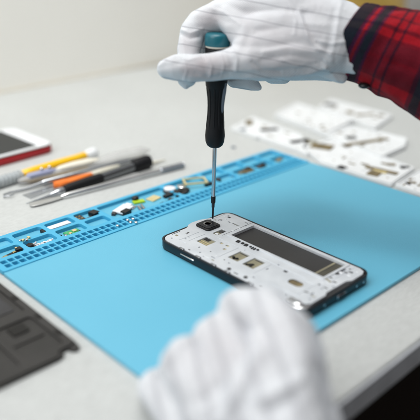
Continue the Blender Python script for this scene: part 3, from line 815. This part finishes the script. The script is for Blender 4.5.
# ------------------------------------------------------------------ red phone at the back left
ra = math.radians(3)
rp = thing('red_phone', 'red phone with white face and dark screen at the back left of desk', 'phone', at(20, 145, DZ))
cR = at(56, 152.0, DZ)            # nearest right corner
def rl(pts):
    return rot2([(cR.x + x, cR.y + y) for x, y in pts], cR.x, cR.y, ra)
LN, WD = 158, 86
plate('red_shell', rl(rrect(-LN, 0, 0, WD, 11)), [], DZ + 0.05, DZ + 8.0, M['red'], rp, bev=2.2)
plate('black_gasket', rl(rrect(-LN + 1, 1, -1, WD - 1, 10)), [], DZ + 7.6, DZ + 9.0, M['black'], rp, bev=0.2)
plate('white_face', rl(rrect(-LN + 1.2, 1.2, -1.2, WD - 1.2, 10)), [], DZ + 9.0, DZ + 10.4, M['white'], rp, bev=0.4)
plate('screen', rl(rrect(-LN + 20, 6, -19, WD - 6, 0.8)), [], DZ + 10.4, DZ + 10.55, M['screen'], rp, bev=0.03)

# ------------------------------------------------------------------ hand tools on the desk
def line_tool(px0, py0, px1, py1, z): return at(px0, py0, z), at(px1, py1, z)
def sub(a, b, t): return a.lerp(b, t)
# silver spatula
a, b = at(30, 204, DZ + 3), at(184, 165, DZ + 3)
a = Vector((a.x, a.y, DZ + 1.8)); b = Vector((b.x, b.y, DZ + 3.2))
D = (b - a).normalized(); Ln = (b - a).length
t = thing('spatula', 'long silver metal spatula with flat blade and knurled end nearest the mat', 'spatula', Vector((a.x, a.y, DZ)))
nrm = Vector((-D.y, D.x, 0))
k = MB(); wds = [(0, 2.4), (2, 3.6), (8, 4.0), (22, 3.6), (30, 2.2), (34, 1.8)]
for s in (-1, 1): pass
top_, bot = [], []
vs = []; 
for x, w in wds:
    c = a + D * x
    for sgn in (-1, 1):
        for zz in (-0.35, 0.35): vs.append(c + nrm * sgn * w + Vector((0, 0, zz)))
fs = []
for i in range(len(wds) - 1):
    o_ = i * 4
    fs += [(o_, o_ + 4, o_ + 5, o_ + 1), (o_ + 2, o_ + 3, o_ + 7, o_ + 6), (o_, o_ + 2, o_ + 6, o_ + 4), (o_ + 1, o_ + 5, o_ + 7, o_ + 3)]
fs += [(0, 1, 3, 2), (len(vs) - 4, len(vs) - 2, len(vs) - 1, len(vs) - 3)]
k.add(vs, fs).build('blade', M['chrome'], t, bevel=0.15)
MB().lathe(a + D * 30, b, [(0, 1.6), (4, 2.7), (8, 3.0), (Ln - 62, 3.0), (Ln - 60, 2.6)], 22).build('shaft', M['chrome'], t, smooth=True)
kn = [(Ln - 60, 2.6)]
x = Ln - 59
while x < Ln - 32: kn += [(x, 3.4), (x + 0.7, 3.4), (x + 0.9, 3.0), (x + 1.3, 3.0)]; x += 1.5
kn += [(Ln - 31, 3.3), (Ln - 30.5, 1.5)]
MB().lathe(a + D * 30, b, kn, 20).build('knurled_grip', M['steel'], t, smooth=False)

# black handled craft knife / needle pen
a = at(26, 203.5, DZ + 1); b = at(149, 161.5, DZ + 6)
a = Vector((a.x, a.y, DZ + 1)); b = Vector((b.x, b.y, DZ + 6.6)); D = (b - a).normalized(); Ln = (b - a).length
t = thing('needle_pen', 'needle tipped pen tool with black grip and black end cap', 'pen tool', Vector((a.x, a.y, DZ)))
f = Ln / 160.0
MB().lathe(a, b, [(0, 0.3), (14 * f, 0.9), (28 * f, 1.3)], 12).build('needle', M['steel'], t, smooth=True)
MB().lathe(a, b, [(27 * f, 0.9), (29 * f, 2.2), (33 * f, 2.6), (34 * f, 3.2), (44 * f, 3.4), (45 * f, 2.9)], 24).build('ferrule', M['steel'], t, smooth=True)
MB().lathe(a, b, [(44.5 * f, 3.0), (46 * f, 4.4), (52 * f, 4.9), (80 * f, 5.0), (92 * f, 4.6), (93 * f, 3.6)], 28).build('grip', M['rubber'], t, smooth=True)
MB().lathe(a, b, [(92.5 * f, 3.6), (93 * f, 4.3), (136 * f, 4.6), (137 * f, 3.6)], 24).build('barrel', M['gun'], t, smooth=True)
MB().lathe(a, b, [(136 * f, 3.8), (137 * f, 6.2), (140 * f, 7.0), (156 * f, 7.2), (160 * f, 6.4), (160.6 * f, 2)], 28).build('end_cap', M['rubber'], t, smooth=True)

# orange pick
a = at(57, 184.5, DZ + 2); b = at(92, 174, DZ + 2)
D = (b - a).normalized(); nrm = Vector((-D.y, D.x, 0)); 
t = thing('opening_pick', 'flat orange plastic opening pick behind the black grip', 'pick', Vector((a.x, a.y, DZ)))
pp = [(a - nrm * 5.0), (a - D * 4), (a + nrm * 5.0), (a + D * 22 + nrm * 4), (b + nrm * 1.5), (b - nrm * 1.5), (a + D * 22 - nrm * 4)]
plate('pick_body', [(q.x, q.y) for q in pp], [], DZ + 0.1, DZ + 3.6, M['orange'], t, bev=0.8)
plate('pick_tab', [(q.x, q.y) for q in (a - nrm * 3.6 - D * 2, a + nrm * 3.6 - D * 2, a + nrm * 3.2 + D * 10, a - nrm * 3.2 + D * 10)], [], DZ + 3.55, DZ + 4.3, M['orange'], t, bev=0.3)

# grey flat scraper under the pens
a = at(26, 196, DZ + 1); b = at(74, 180, DZ + 1)
D = (b - a).normalized(); nrm = Vector((-D.y, D.x, 0))
pp = [(a - nrm * 7.5), (a + nrm * 5.5), (b + nrm * 3.0), (b - nrm * 3.0)]
t = thing('scraper', 'flat dull grey scraper blade lying under the needle pen', 'scraper', Vector((a.x, a.y, DZ)))
plate('scraper_blade', [(q.x, q.y) for q in pp], [], DZ + 0.1, DZ + 0.9, M['steel'], t, bev=0.15)
q = b; MB().lathe(b - D * 4, b + D * 60, [(0, 1.6), (3, 2.4), (60, 2.6), (63, 1.5)], 16).build('scraper_handle', M['ivory'], t, smooth=True)

# hooked probe
a = at(3, 195, DZ + 2); b = at(142, 156, DZ + 4)
t = thing('hook_probe', 'thin bent steel probe with hooked tip at the left frame edge', 'probe', Vector((a.x, a.y, DZ)))
D = (b - a).normalized(); nrm = Vector((-D.y, D.x, 0)); Ln = (b - a).length
pts = [a - nrm * 5 + D * 9, a - nrm * 7 + D * 3, a - nrm * 4 - D * 1, a + D * 1, a + D * 8 + nrm * 1, a + D * 22]
MB().tube([Vector((q.x, q.y, DZ + 2.2)) for q in pts] + [Vector((a.x, a.y, DZ + 3)) + D * 40], [0.5, .7, .8, .9, 1.0, 1.2, 1.9], 12).build('hook', M['steel'], t, smooth=True)
MB().lathe(Vector((a.x, a.y, DZ + 3.2)) + D * 40, Vector((b.x, b.y, DZ + 3.2)), [(0, 1.9), (2, 2.6), (Ln - 60, 2.6), (Ln - 45, 1.2), (Ln - 40, 0.5)], 18).build('rod', M['steel'], t, smooth=True)
# a second slim cream rod beside it
a = at(92, 178, DZ + 2); b = at(166, 159.5, DZ + 2)
tag(MB().lathe(Vector((a.x, a.y, DZ + 2.1)), Vector((b.x, b.y, DZ + 2.1)), [(0, 1.4), (2, 2.0), ((b - a).length - 24, 2.0), ((b - a).length - 2, 0.7), ((b - a).length, 0.2)], 16).build('cotton_stick', M['ivory'], None, smooth=True, loc=(a.x, a.y, DZ)),
    'slim pale cream stick between the black grip pen and the clear tube', 'stick')

# yellow pen with a coiled transparent front and translucent end
a = at(-14, 187, DZ + 5); b = at(95, 153.5, DZ + 5)
a = Vector((a.x, a.y, DZ + 6)); b = Vector((b.x, b.y, DZ + 6)); D = (b - a).normalized(); Ln = (b - a).length; f = Ln / 150
t = thing('yellow_tool', 'yellow plastic pen tool with ribbed clear sleeve and white end', 'pen tool', Vector((a.x, a.y, DZ)))
rb = [(4 * f, 3.0)]; x = 6
while x < 44: rb += [(x * f, 5.6), ((x + 2.2) * f, 5.6), ((x + 2.8) * f, 4.3), ((x + 4.2) * f, 4.3)]; x += 5
rb += [(45 * f, 3.0)]
M['ribclear'] = mat('ribbed_translucent', (0.62, 0.66, 0.68), 0.25, trans=0.35)
MB().lathe(a, b, rb, 24).build('ribbed_sleeve', M['ribclear'], t, smooth=True)
MB().lathe(a, b, [(44 * f, 2.8), (47 * f, 4.4), (60 * f, 4.8), (98 * f, 4.6), (118 * f, 4.0), (134 * f, 4.2), (136 * f, 3)], 26).build('yellow_barrel', M['yellow'], t, smooth=True)
MB().lathe(a, b, [(135 * f, 3.0), (137 * f, 4.8), (144 * f, 5.8), (149 * f, 6.2), (151 * f, 5.2), (151.5 * f, 1)], 24).build('end_plug', M['board'], t, smooth=True)

# clear tool with lavender slider and ivory blade
a = at(18, 181.5, DZ + 5); b = at(149, 151.5, DZ + 5)
a = Vector((a.x, a.y, DZ + 5)); b = Vector((b.x, b.y, DZ + 7)); D = (b - a).normalized(); Ln = (b - a).length; f = Ln / 180
t = thing('clear_tube', 'transparent plastic tube tool with lavender slider and ivory insert', 'tube', Vector((a.x, a.y, DZ)))
MB().lathe(a, b, [(0, 1.5), (3, 3.6), (20 * f, 4.8), (100 * f, 5.2), (118 * f, 7.2), (150 * f, 8.2), (170 * f, 6.8), (180 * f, 2.0)], 28, 0.75).build('clear_body', M['clear'], t, smooth=True)
MB().lathe(a + Vector((0, 0, 2.6)), b + Vector((0, 0, 2.6)), [(10 * f, 1.0), (14 * f, 4.2), (40 * f, 4.4), (50 * f, 1.5)], 22, 0.7).build('slider', M['lav'], t, smooth=True)
MB().lathe(a + Vector((0, 0, 3.2)), b + Vector((0, 0, 2.6)), [(46 * f, 1.0), (54 * f, 3.6), (70 * f, 5.0), (92 * f, 4.8), (104 * f, 2.2), (108 * f, .6)], 22, 0.7).build('insert', M['ivory'], t, smooth=True)
for tt in (30, 40):
    MB().ball(a + D * tt * f + Vector((0, 0, 7.0)), 1.7).build('rivet', M['chrome'], t, smooth=True)

# ------------------------------------------------------------------ white phone frames on the right
def board(poly, th_, label, name='phone_board', marks=(), holes_px=(), z0=DZ, rim=True):
    th = th_ * 0.75
    P_ = [at(x, y, z0) for x, y in poly]
    c = sum(P_, Vector()) / len(P_)
    r = thing(name, label, 'phone frame', Vector((c.x, c.y, z0)), 'white phone frames on the desk at the right')
    outl = [(p.x, p.y) for p in P_]
    # round the corners a little
    def rnd(poly_, rad=2.5):
        out = []
        n = len(poly_)
        for i in range(n):
            p0 = Vector(poly_[i - 1]); p1 = Vector(poly_[i]); p2 = Vector(poly_[(i + 1) % n])
            d0 = (p0 - p1); d1 = (p2 - p1); r0 = min(rad, d0.length / 3, d1.length / 3)
            A_ = p1 + d0.normalized() * r0; B_ = p1 + d1.normalized() * r0
            for t_ in (0, .25, .5, .75, 1):
                out.append(tuple((1 - t_) ** 2 * A_ + 2 * t_ * (1 - t_) * p1 + t_ ** 2 * B_))
        return out
    def inset(poly_, k_):
        cx = sum(p[0] for p in poly_) / len(poly_); cy = sum(p[1] for p in poly_) / len(poly_)
        return [(cx + (x - cx) * k_, cy + (y - cy) * k_) for x, y in poly_]
    o1 = rnd(outl); plate('board_base', o1, [], z0 + 0.1, z0 + th, M['board'], r, bev=0.6)
    if rim:
        plate('board_rim', inset(o1, 0.985), [inset(o1, 0.90)], z0 + th - 0.05, z0 + th + 1.1, M['board'], r, bev=0.3)
    for (mx_, my_, w_, l_, rz_, m_, nm) in marks:
        p = at(mx_, my_, z0 + th)
        MB().box((p.x, p.y, z0 + th + 0.7), (w_, l_, 1.5), math.radians(rz_)).build(nm, M[m_], r, bevel=0.4)
    bd = MB(); 
    xs = [p[0] for p in outl]; ys = [p[1] for p in outl]
    n = 0
    rnd_ = random.Random(int(poly[0][0] * 7 + poly[0][1]))
    while n < 16:
        x, y = rnd_.uniform(min(xs), max(xs)), rnd_.uniform(min(ys), max(ys))
        ins = True
        pi_ = inset(outl, 0.86); cr = []
        for i in range(len(pi_)):
            (x0, y0), (x1, y1) = pi_[i], pi_[(i + 1) % len(pi_)]
            cr.append((x1 - x0) * (y - y0) - (y1 - y0) * (x - x0))
        if all(v > 0 for v in cr) or all(v < 0 for v in cr):
            bd.box((x, y, z0 + th + 0.4), (rnd_.uniform(1, 4), rnd_.uniform(1, 4), 0.8), 0.1)
        n += 1
    each(bd, 'moulded_detail', M['board'], r, bevel=0.2)
    sc = MB(); n = 0
    while n < 30:
        x, y = rnd_.uniform(min(xs), max(xs)), rnd_.uniform(min(ys), max(ys)); n += 1
        cr = []
        for i in range(len(pi_)):
            (x0, y0), (x1, y1) = pi_[i], pi_[(i + 1) % len(pi_)]
            cr.append((x1 - x0) * (y - y0) - (y1 - y0) * (x - x0))
        if all(v > 0 for v in cr) or all(v < 0 for v in cr):
            if n % 3: sc.lathe((x, y, z0 + th - 0.1), (x, y, z0 + th + 1), [(0, rnd_.uniform(.8, 1.5)), (0.5, 0.7)], 8)
            else: sc.box((x, y, z0 + th + 0.3), (rnd_.uniform(2, 9), rnd_.uniform(1, 3), 0.8), rnd_.choice((0.1, 1.67)))
    each(sc, 'screw_hole', M['brass'], r)
    return r
A_ = -10
board([(318, 109), (330, 101), (393, 118), (375, 131)], 4.0, 'rearmost white phone frame, nearest the plaid sleeve',
      marks=[(330, 105, 10, 16, 20, 'dgrey', 'camera_patch'), (365, 115, 26, 4, -30, 'brass', 'antenna_strip'), (381, 116, 8, 6, -30, 'brass', 'coil'), (350, 113, 6, 12, -20, 'brass', 'tape_patch')])
board([(230, 130.5), (252, 119), (302, 138), (308, 158), (292, 151)], 4.0, 'white phone frame with black speaker slot behind the mat corner',
      marks=[(249, 123, 20, 8, 40, 'brass', 'antenna_patch'), (269, 130, 7, 22, 62, 'black', 'speaker_slot'), (243, 130, 8, 5, 10, 'grey', 'lens_patch'), (300, 141.5, 7, 24, 70, 'black', 'gasket'), (258, 137, 5, 7, 0, 'white', 'post')])
board([(274, 118), (296, 106.5), (354, 124), (326, 138)], 7.0, 'smooth blank white cover plate lying on the frame pile', name='cover_plate')
board([(325, 138), (348, 128.5), (407, 142), (405, 150), (381, 161)], 5.5, 'white phone frame with long dark slot and raised right rim',
      marks=[(366, 142.5, 6, 62, 72, 'brass', 'long_slot'), (351, 138, 7, 12, 60, 'dgrey', 'slot_cap')])
board([(300, 149), (333, 141), (415, 171), (391, 188), (322, 166)], 4.0, 'white phone frame with brown tape lying along the mat edge',
      marks=[(322, 147, 17, 24, 20, 'brass', 'tape_patch'), (312, 143, 8, 10, 20, 'beige', 'shield'), (342, 168, 7, 9, 0, 'black', 'lens'), (382, 171, 6, 34, 10, 'brass', 'tape_strip'), (374, 174, 12, 12, 10, 'brass', 'tape_square'),
             (405, 168, 6, 10, 40, 'dgrey', 'contact'), (391, 165, 4, 9, 40, 'brass', 'contact'), (380, 172, 4, 14, 10, 'cream', 'shield')])
board([(394, 188), (418, 173), (450, 182), (446, 206)], 4.0, 'white phone frame partly cut off at the right side of the picture',
      marks=[(412, 183, 2, 8, 30, 'brass', 'contact'), (408, 184, 2, 6, -20, 'dgrey', 'contact')])

# ------------------------------------------------------------------ small parts lying in the tray
def uvb(px, py, z=0.6):
    return at(px, py, z)
def bit(name, label, cat, px, py, shapes, group=None, z=-2.35, sc=1.2):
    """shapes: (part, material, kind, dx, dy, dz, size, rot) in mm about the spot"""
    shapes = [(a, b, c, d * sc, e * sc, f * sc, tuple(g * sc for g in h), i) for a, b, c, d, e, f, h, i in shapes]
    p = at(px, py, z + 0.9)
    if len(shapes) > 1:
        r = thing(name, label, cat, (p.x, p.y, z), group)
    else: r = None
    for (part, m_, kd, dx, dy, dz, size, rz) in shapes:
        c = Vector((p.x + dx, p.y + dy, z + dz)); k_ = MB()
        if kd == 'box':
            k_.box(c + Vector((0, 0, size[2] / 2)), size, math.radians(rz)); o = k_.build(part if r else name, M[m_], r, bevel=min(0.25, size[2] / 4))
        elif kd == 'disc':
            k_.lathe(c, c + Vector((0, 0, 9)), [(0, size[0]), (size[2] * .8, size[0]), (size[2], size[0] * .85)], 24); o = k_.build(part if r else name, M[m_], r, smooth=True)
        elif kd == 'ball':
            k_.ball(c + Vector((0, 0, size[2])), size); o = k_.build(part if r else name, M[m_], r, smooth=True)
        elif kd == 'rod':
            dd = Vector((math.cos(math.radians(rz)), math.sin(math.radians(rz)), 0)) * size[0] / 2
            k_.tube([c - dd + Vector((0, 0, size[1])), c + dd + Vector((0, 0, size[1]))], size[1], 12); o = k_.build(part if r else name, M[m_], r, smooth=True)
        elif kd == 'frame':
            ol_ = rot2(rrect(c.x - size[0] / 2, c.y - size[1] / 2, c.x + size[0] / 2, c.y + size[1] / 2, .8), c.x, c.y, math.radians(rz))
            il_ = rot2(rrect(c.x - size[0] / 2 + 1.8, c.y - size[1] / 2 + 1.8, c.x + size[0] / 2 - 1.8, c.y + size[1] / 2 - 1.8, .5), c.x, c.y, math.radians(rz))
            o = plate(part if r else name, ol_, [il_], c.z, c.z + size[2], M[m_], r, bev=0.15)
    if r is None:
        tag(o, label, cat, group); return o
    return r
bit('buzzer_strip', 'white plastic strip with black tip in the third back pocket', 'strip', 57, 227.5,
    [('strip_body', 'white', 'box', 1, 0, 0, (18, 5.0, 2.4), 0), ('strip_tip', 'black', 'box', -10, -0.4, 0, (4, 5.2, 2.2), 0)])
bit('green_board', 'bright green circuit chip in the third front pocket', 'circuit board', 73, 232.5,
    [('circuit', 'green', 'box', 0, 0, 0, (11, 8, 1.0), 0), ('chip', 'cream', 'box', 1.8, 1, 1, (3, 3, .8), 0), ('chip', 'cream', 'box', -2.6, -1, 1, (2, 2, .8), 10), ('chip', 'black', 'box', 3.6, -2.4, 1, (2, 1.4, .8), 0)])
for i, (x, y, m_) in enumerate(((58, 237.5, 'grey'), (61.5, 239, 'steel'), (64.5, 238, 'steel'), (60, 236.5, 'black'), (66, 236, 'steel'))):
    if i < 3 or True:
        bit('metal_clip', 'tiny metal clip in the loose row left of the green circuit chip', 'clip', x, y, [('b', m_, 'box', 0, 0, 0, (1.8, 2.6, 1.6), i * 40)], 'tiny clips beside the green chip')
bit('shield_chip', 'black chip with golden dots in the narrow back pocket', 'chip', 77.5, 218.8,
    [('chip_body', 'dgrey', 'box', 0, 0, 0, (9, 8, 1.2), 0)] + [('solder_dot', 'gold', 'box', dx, dy, 1.2, (1.2, 1.0, .4), 0) for dx in (-2.6, 0, 2.6) for dy in (-2.2, 1.6)])
bit('camera_chip', 'small black camera block behind the mat pocket divider', 'camera block', 94, 214.3,
    [('block', 'black', 'box', 0, 0, 0, (6, 6, 3.0), 15), ('ribbon', 'dgrey', 'box', -5, -2, 0, (6, 2.6, 0.6), 15)])
bit('flex_cable', 'black and gold ribbon cable in the front pocket at the left', 'ribbon cable', 13, 253.5,
    [('cable', 'black', 'box', 0, 0, 0, (14, 3, 1.2), 12), ('connector', 'gold', 'box', -6.5, -2.2, 0, (4.5, 3, 1.5), 20), ('connector', 'black', 'box', 5.6, 2, 0, (5, 4, 2.2), -10),
     ('contact', 'gold', 'box', 1, 0.3, 1.2, (2, 1.6, .5), 12), ('contact', 'cream', 'box', 4, 3.2, 0, (1.4, 1.2, 2.6), 0)])
bit('black_grommet', 'black rubber grommet at the left of the screws', 'grommet', 30, 246, [('b', 'black', 'disc', 0, 0, 0, (2.4, 0, 2.0), 0)])
for i, (x, y) in enumerate(((35, 245.5), (37.5, 246), (41, 244.5), (43, 243), (45.5, 244), (47.5, 242), (50, 242.5), (49, 240.8), (33, 244.3))):
    bit('screw', 'tiny silver screw in the second front pocket of the tray', 'screw', x, y,
        [('screw_head', 'bright' if i % 3 else 'dgrey', 'disc', 0, 0, 0, (1.3, 0, 1.0), 0), ('screw_thread', 'bright', 'rod', 1.6, 0, 0.3, (2.8, .65), i * 50)], 'tiny screws in the second front pocket')
for i, (x, y) in enumerate(((20.5, 240.3), (23, 239.8), (26.8, 239.3), (28.6, 237.2))):
    bit('washer', 'pale metal crumb on the ledge between back and front pockets', 'washer', x, y,
        [('b', 'cream' if i % 2 else 'chrome', 'box', 0, 0, 0, (2.2, 1.6, 1.2), i * 33)], 'crumbs on the ledge', z=0.82)
bit('plastic_bracket', 'white plastic bracket with black camera block in the wide pocket', 'bracket', 124, 210.5,
    [('bracket_plate', 'white', 'box', 0, 1, 1.0, (15, 9, 1.2), 20), ('camera_block', 'black', 'box', -2, -5, 0, (7, 5, 3.2), 15), ('clip', 'dgrey', 'box', -9, 0, 0, (4, 3, 2.0), 40), ('tab', 'white', 'box', 7, 4, 0, (4, 5, 2.6), 20)])
bit('lime_part', 'lime green plastic part under a black block in the wide pocket', 'plastic part', 137, 200.8,
    [('lime_base', 'lime', 'box', 0, -2, 0, (9, 5, 1.4), -15), ('block', 'black', 'ball', 0, 2, 0, (3.0, 2.6, 2.0), 0)])
bit('steel_tab', 'small steel tab left of the two pins in wide pocket', 'metal tab', 133, 207, [('b', 'steel', 'box', 0, 0, 0, (6, 3.4, 0.8), 25)])
for i, (x, y) in enumerate(((140, 209), (143, 207.5))):
    bit('steel_pin', 'upright-lying silver pin in the middle of the wide pocket', 'pin', x, y, [('b', 'steel', 'rod', 0, 0, 0, (9, 1.0), 68)], 'pins in the wide pocket')
bit('gold_plate', 'square pale gold shield plate in the wide pocket', 'metal plate', 153.5, 198, [('b', 'cream', 'box', 0, 0, 0, (10, 7.5, 0.9), 12)])
bit('ribbon', 'thin black ribbon piece below the gold plate', 'ribbon', 167.5, 201,
    [('band', 'black', 'box', 0, 0, 0, (15, 1.8, 0.8), 8), ('plug', 'black', 'box', -6, -1.5, 0, (4, 3, 1.4), 8), ('plug', 'dgrey', 'box', 4, 1, 0, (3, 3, 1.4), 8)])
bit('earpiece', 'white round earpiece with black cable pieces around it', 'earpiece', 171, 191.5,
    [('disc', 'white', 'disc', 0, 1.5, 2.2, (4.6, 0, 1.4), 0), ('coil_ring', 'dgrey', 'disc', 0, 1.5, 0, (5.3, 0, 2.2), 0), ('cable', 'black', 'box', -4, -5.0, 0, (15, 3.4, 2.2), 3), ('cable', 'black', 'box', 8, -5.5, 0, (9, 5, 2.4), -20)])
bit('black_connector', 'black connector with wings right of the round earpiece', 'connector', 181, 194,
    [('connector_body', 'black', 'box', 0, -1.5, 0, (13, 3.2, 2.2), 14), ('wing', 'black', 'box', -3, 2, 0, (4, 5, 2.8), 20)])
bit('motor_disc', 'silver round motor beside the gold frame', 'motor', 181.5, 187,
    [('motor_can', 'chrome', 'disc', 0, 0, 0, (3.8, 0, 2.2), 0), ('motor_tab', 'cream', 'box', 4, 2, 0, (4, 3, 1.6), 20)])
bit('gold_bracket', 'rectangular pale gold metal frame standing across the pocket divider', 'metal frame', 195, 184,
    [('frame_ring', 'cream', 'frame', 0, 0, 2.75, (19, 13, 1.2), -28)])
bit('black_clip', 'long black clip right of the gold frame beside the shaft', 'clip', 212, 183.6,
    [('clip_body', 'black', 'box', 0, 0, 0, (14, 3.0, 2.2), -4), ('clip_end', 'dgrey', 'box', 8, 1, 0, (3, 4, 2.8), 0)])
for i, (x, y) in enumerate(((127.5, 220), (130.5, 222.3), (133, 219), (136, 222.5), (117.5, 225.8))):
    bit('bead_screw', 'tiny shiny screw lying on the square grid holes', 'screw', x, y, [('b', 'chrome', 'ball', 0, 0, 0, (1.1, 1.3, 0.8), 0)], 'screws on the square grid', z=0.6)
bit('brown_module', 'brown module in a small pocket toward the right end', 'module', 248.5, 171.2,
    [('module_body', 'brass', 'box', 0, 0, 0, (12, 7, 2.0), 10), ('module_chip', 'dgrey', 'box', 1, 1.6, 2, (5, 4, 1.6), 10), ('module_tab', 'beige', 'box', -7, 2, 0, (4, 4, 1), 0)])
bit('dark_module', 'nearly black module right of the brown module', 'module', 261, 167.2,
    [('module_body', 'dgrey', 'box', 0, 0, 0, (11, 4.5, 2.2), 8), ('module_chip', 'black', 'box', 3, 1, 2.2, (4, 3, 1), 8)])
bit('grey_plate', 'small grey plate in a rear pocket near the far mat corner', 'metal plate', 241.5, 160.5, [('b', 'steel', 'box', 0, 0, 0, (10, 5, 1.0), 12)])
bit('pink_part', 'small tan part in the last rear pocket by the far corner', 'plastic part', 279, 160, [('b', 'beige', 'box', 0, 0, 0, (9, 4, 1.4), 20)])
bit('steel_strip', 'short steel strip in a front pocket near the right end', 'metal strip', 236, 175.5, [('b', 'steel', 'box', 0, 0, 0, (8, 2.5, 1.0), -10)])
bit('loose_gear', 'faint grey washer lying on the bare desk behind the tray', 'washer', 233.5, 147, [('b', 'grey', 'disc', 0, 0, 0, (2.2, 0, 1.2), 0)], z=DZ)

# ------------------------------------------------------------------ camera, light, world
cd = bpy.data.cameras.new('camera'); cam = bpy.data.objects.new('camera', cd); COL.objects.link(cam)
cam.matrix_world = Matrix.Translation(CAM * MM) @ ROT.to_4x4()
cd.sensor_width = 36; cd.lens = FPX / 420 * 36; cd.clip_start = 0.01; cd.clip_end = 50
cd.dof.use_dof = True; cd.dof.focus_distance = 0.52; cd.dof.aperture_fstop = 3.8; cd.dof.aperture_blades = 0
SC.camera = cam

def area(name, loc, tgt, size, power, col, sy=None):
    l = bpy.data.lights.new(name, 'AREA'); l.energy = power; l.color = col
    l.shape = 'RECTANGLE'; l.size = size; l.size_y = sy or size
    o = bpy.data.objects.new(name, l); COL.objects.link(o)
    o.location = loc; d = (Vector(tgt) - Vector(loc)).normalized()
    o.rotation_euler = d.to_track_quat('-Z', 'Y').to_euler()
    return o
area('window_light', (-0.42, 0.72, 0.92), (0.36, 0.42, 0.0), 1.45, 15.2, (0.985, 0.995, 1.0))
area('ceiling_light', (0.45, 0.60, 1.7), (0.50, 0.62, 0.0), 0.8, 7.8, (1.0, 0.985, 0.95))
bl = area('wall_fill', (0.25, 0.42, 1.5), (0.52, 0.92, 0.05), 0.5, 1.9, (1.0, 0.99, 0.955)); bl.data.spread = math.radians(70)  # added fill without a real fixture, lifts the brightness of the wall

w = bpy.data.worlds.new('World'); SC.world = w; w.use_nodes = True
nt = w.node_tree; bg = nt.nodes['Background']
tcw = nt.nodes.new('ShaderNodeTexCoord'); dt = nt.nodes.new('ShaderNodeVectorMath'); dt.operation = 'DOT_PRODUCT'
dt.inputs[1].default_value = Vector((-0.35, 0.75, 0.55)).normalized()
nt.links.new(tcw.outputs['Generated'], dt.inputs[0])
cr_ = nt.nodes.new('ShaderNodeValToRGB'); mr = nt.nodes.new('ShaderNodeMapRange')
mr.inputs['From Min'].default_value = -1; nt.links.new(dt.outputs['Value'], mr.inputs['Value'])
nt.links.new(mr.outputs['Result'], cr_.inputs['Fac'])
e = cr_.color_ramp.elements
e[0].position = 0.15; e[0].color = (0.16, 0.15, 0.145, 1); e[1].position = 0.95; e[1].color = (1.25, 1.28, 1.32, 1)
x_ = e.new(0.5); x_.color = (0.56, 0.56, 0.56, 1)
nt.links.new(cr_.outputs['Color'], bg.inputs['Color'])
bg.inputs['Strength'].default_value = 0.72
SC.view_settings.view_transform = 'Standard'; SC.view_settings.look = 'None'; SC.view_settings.gamma = 1.0
SC.view_settings.exposure = 0.13
SC.render.engine = 'CYCLES'
SC.cycles.use_denoising = True
SC.cycles.max_bounces = 8
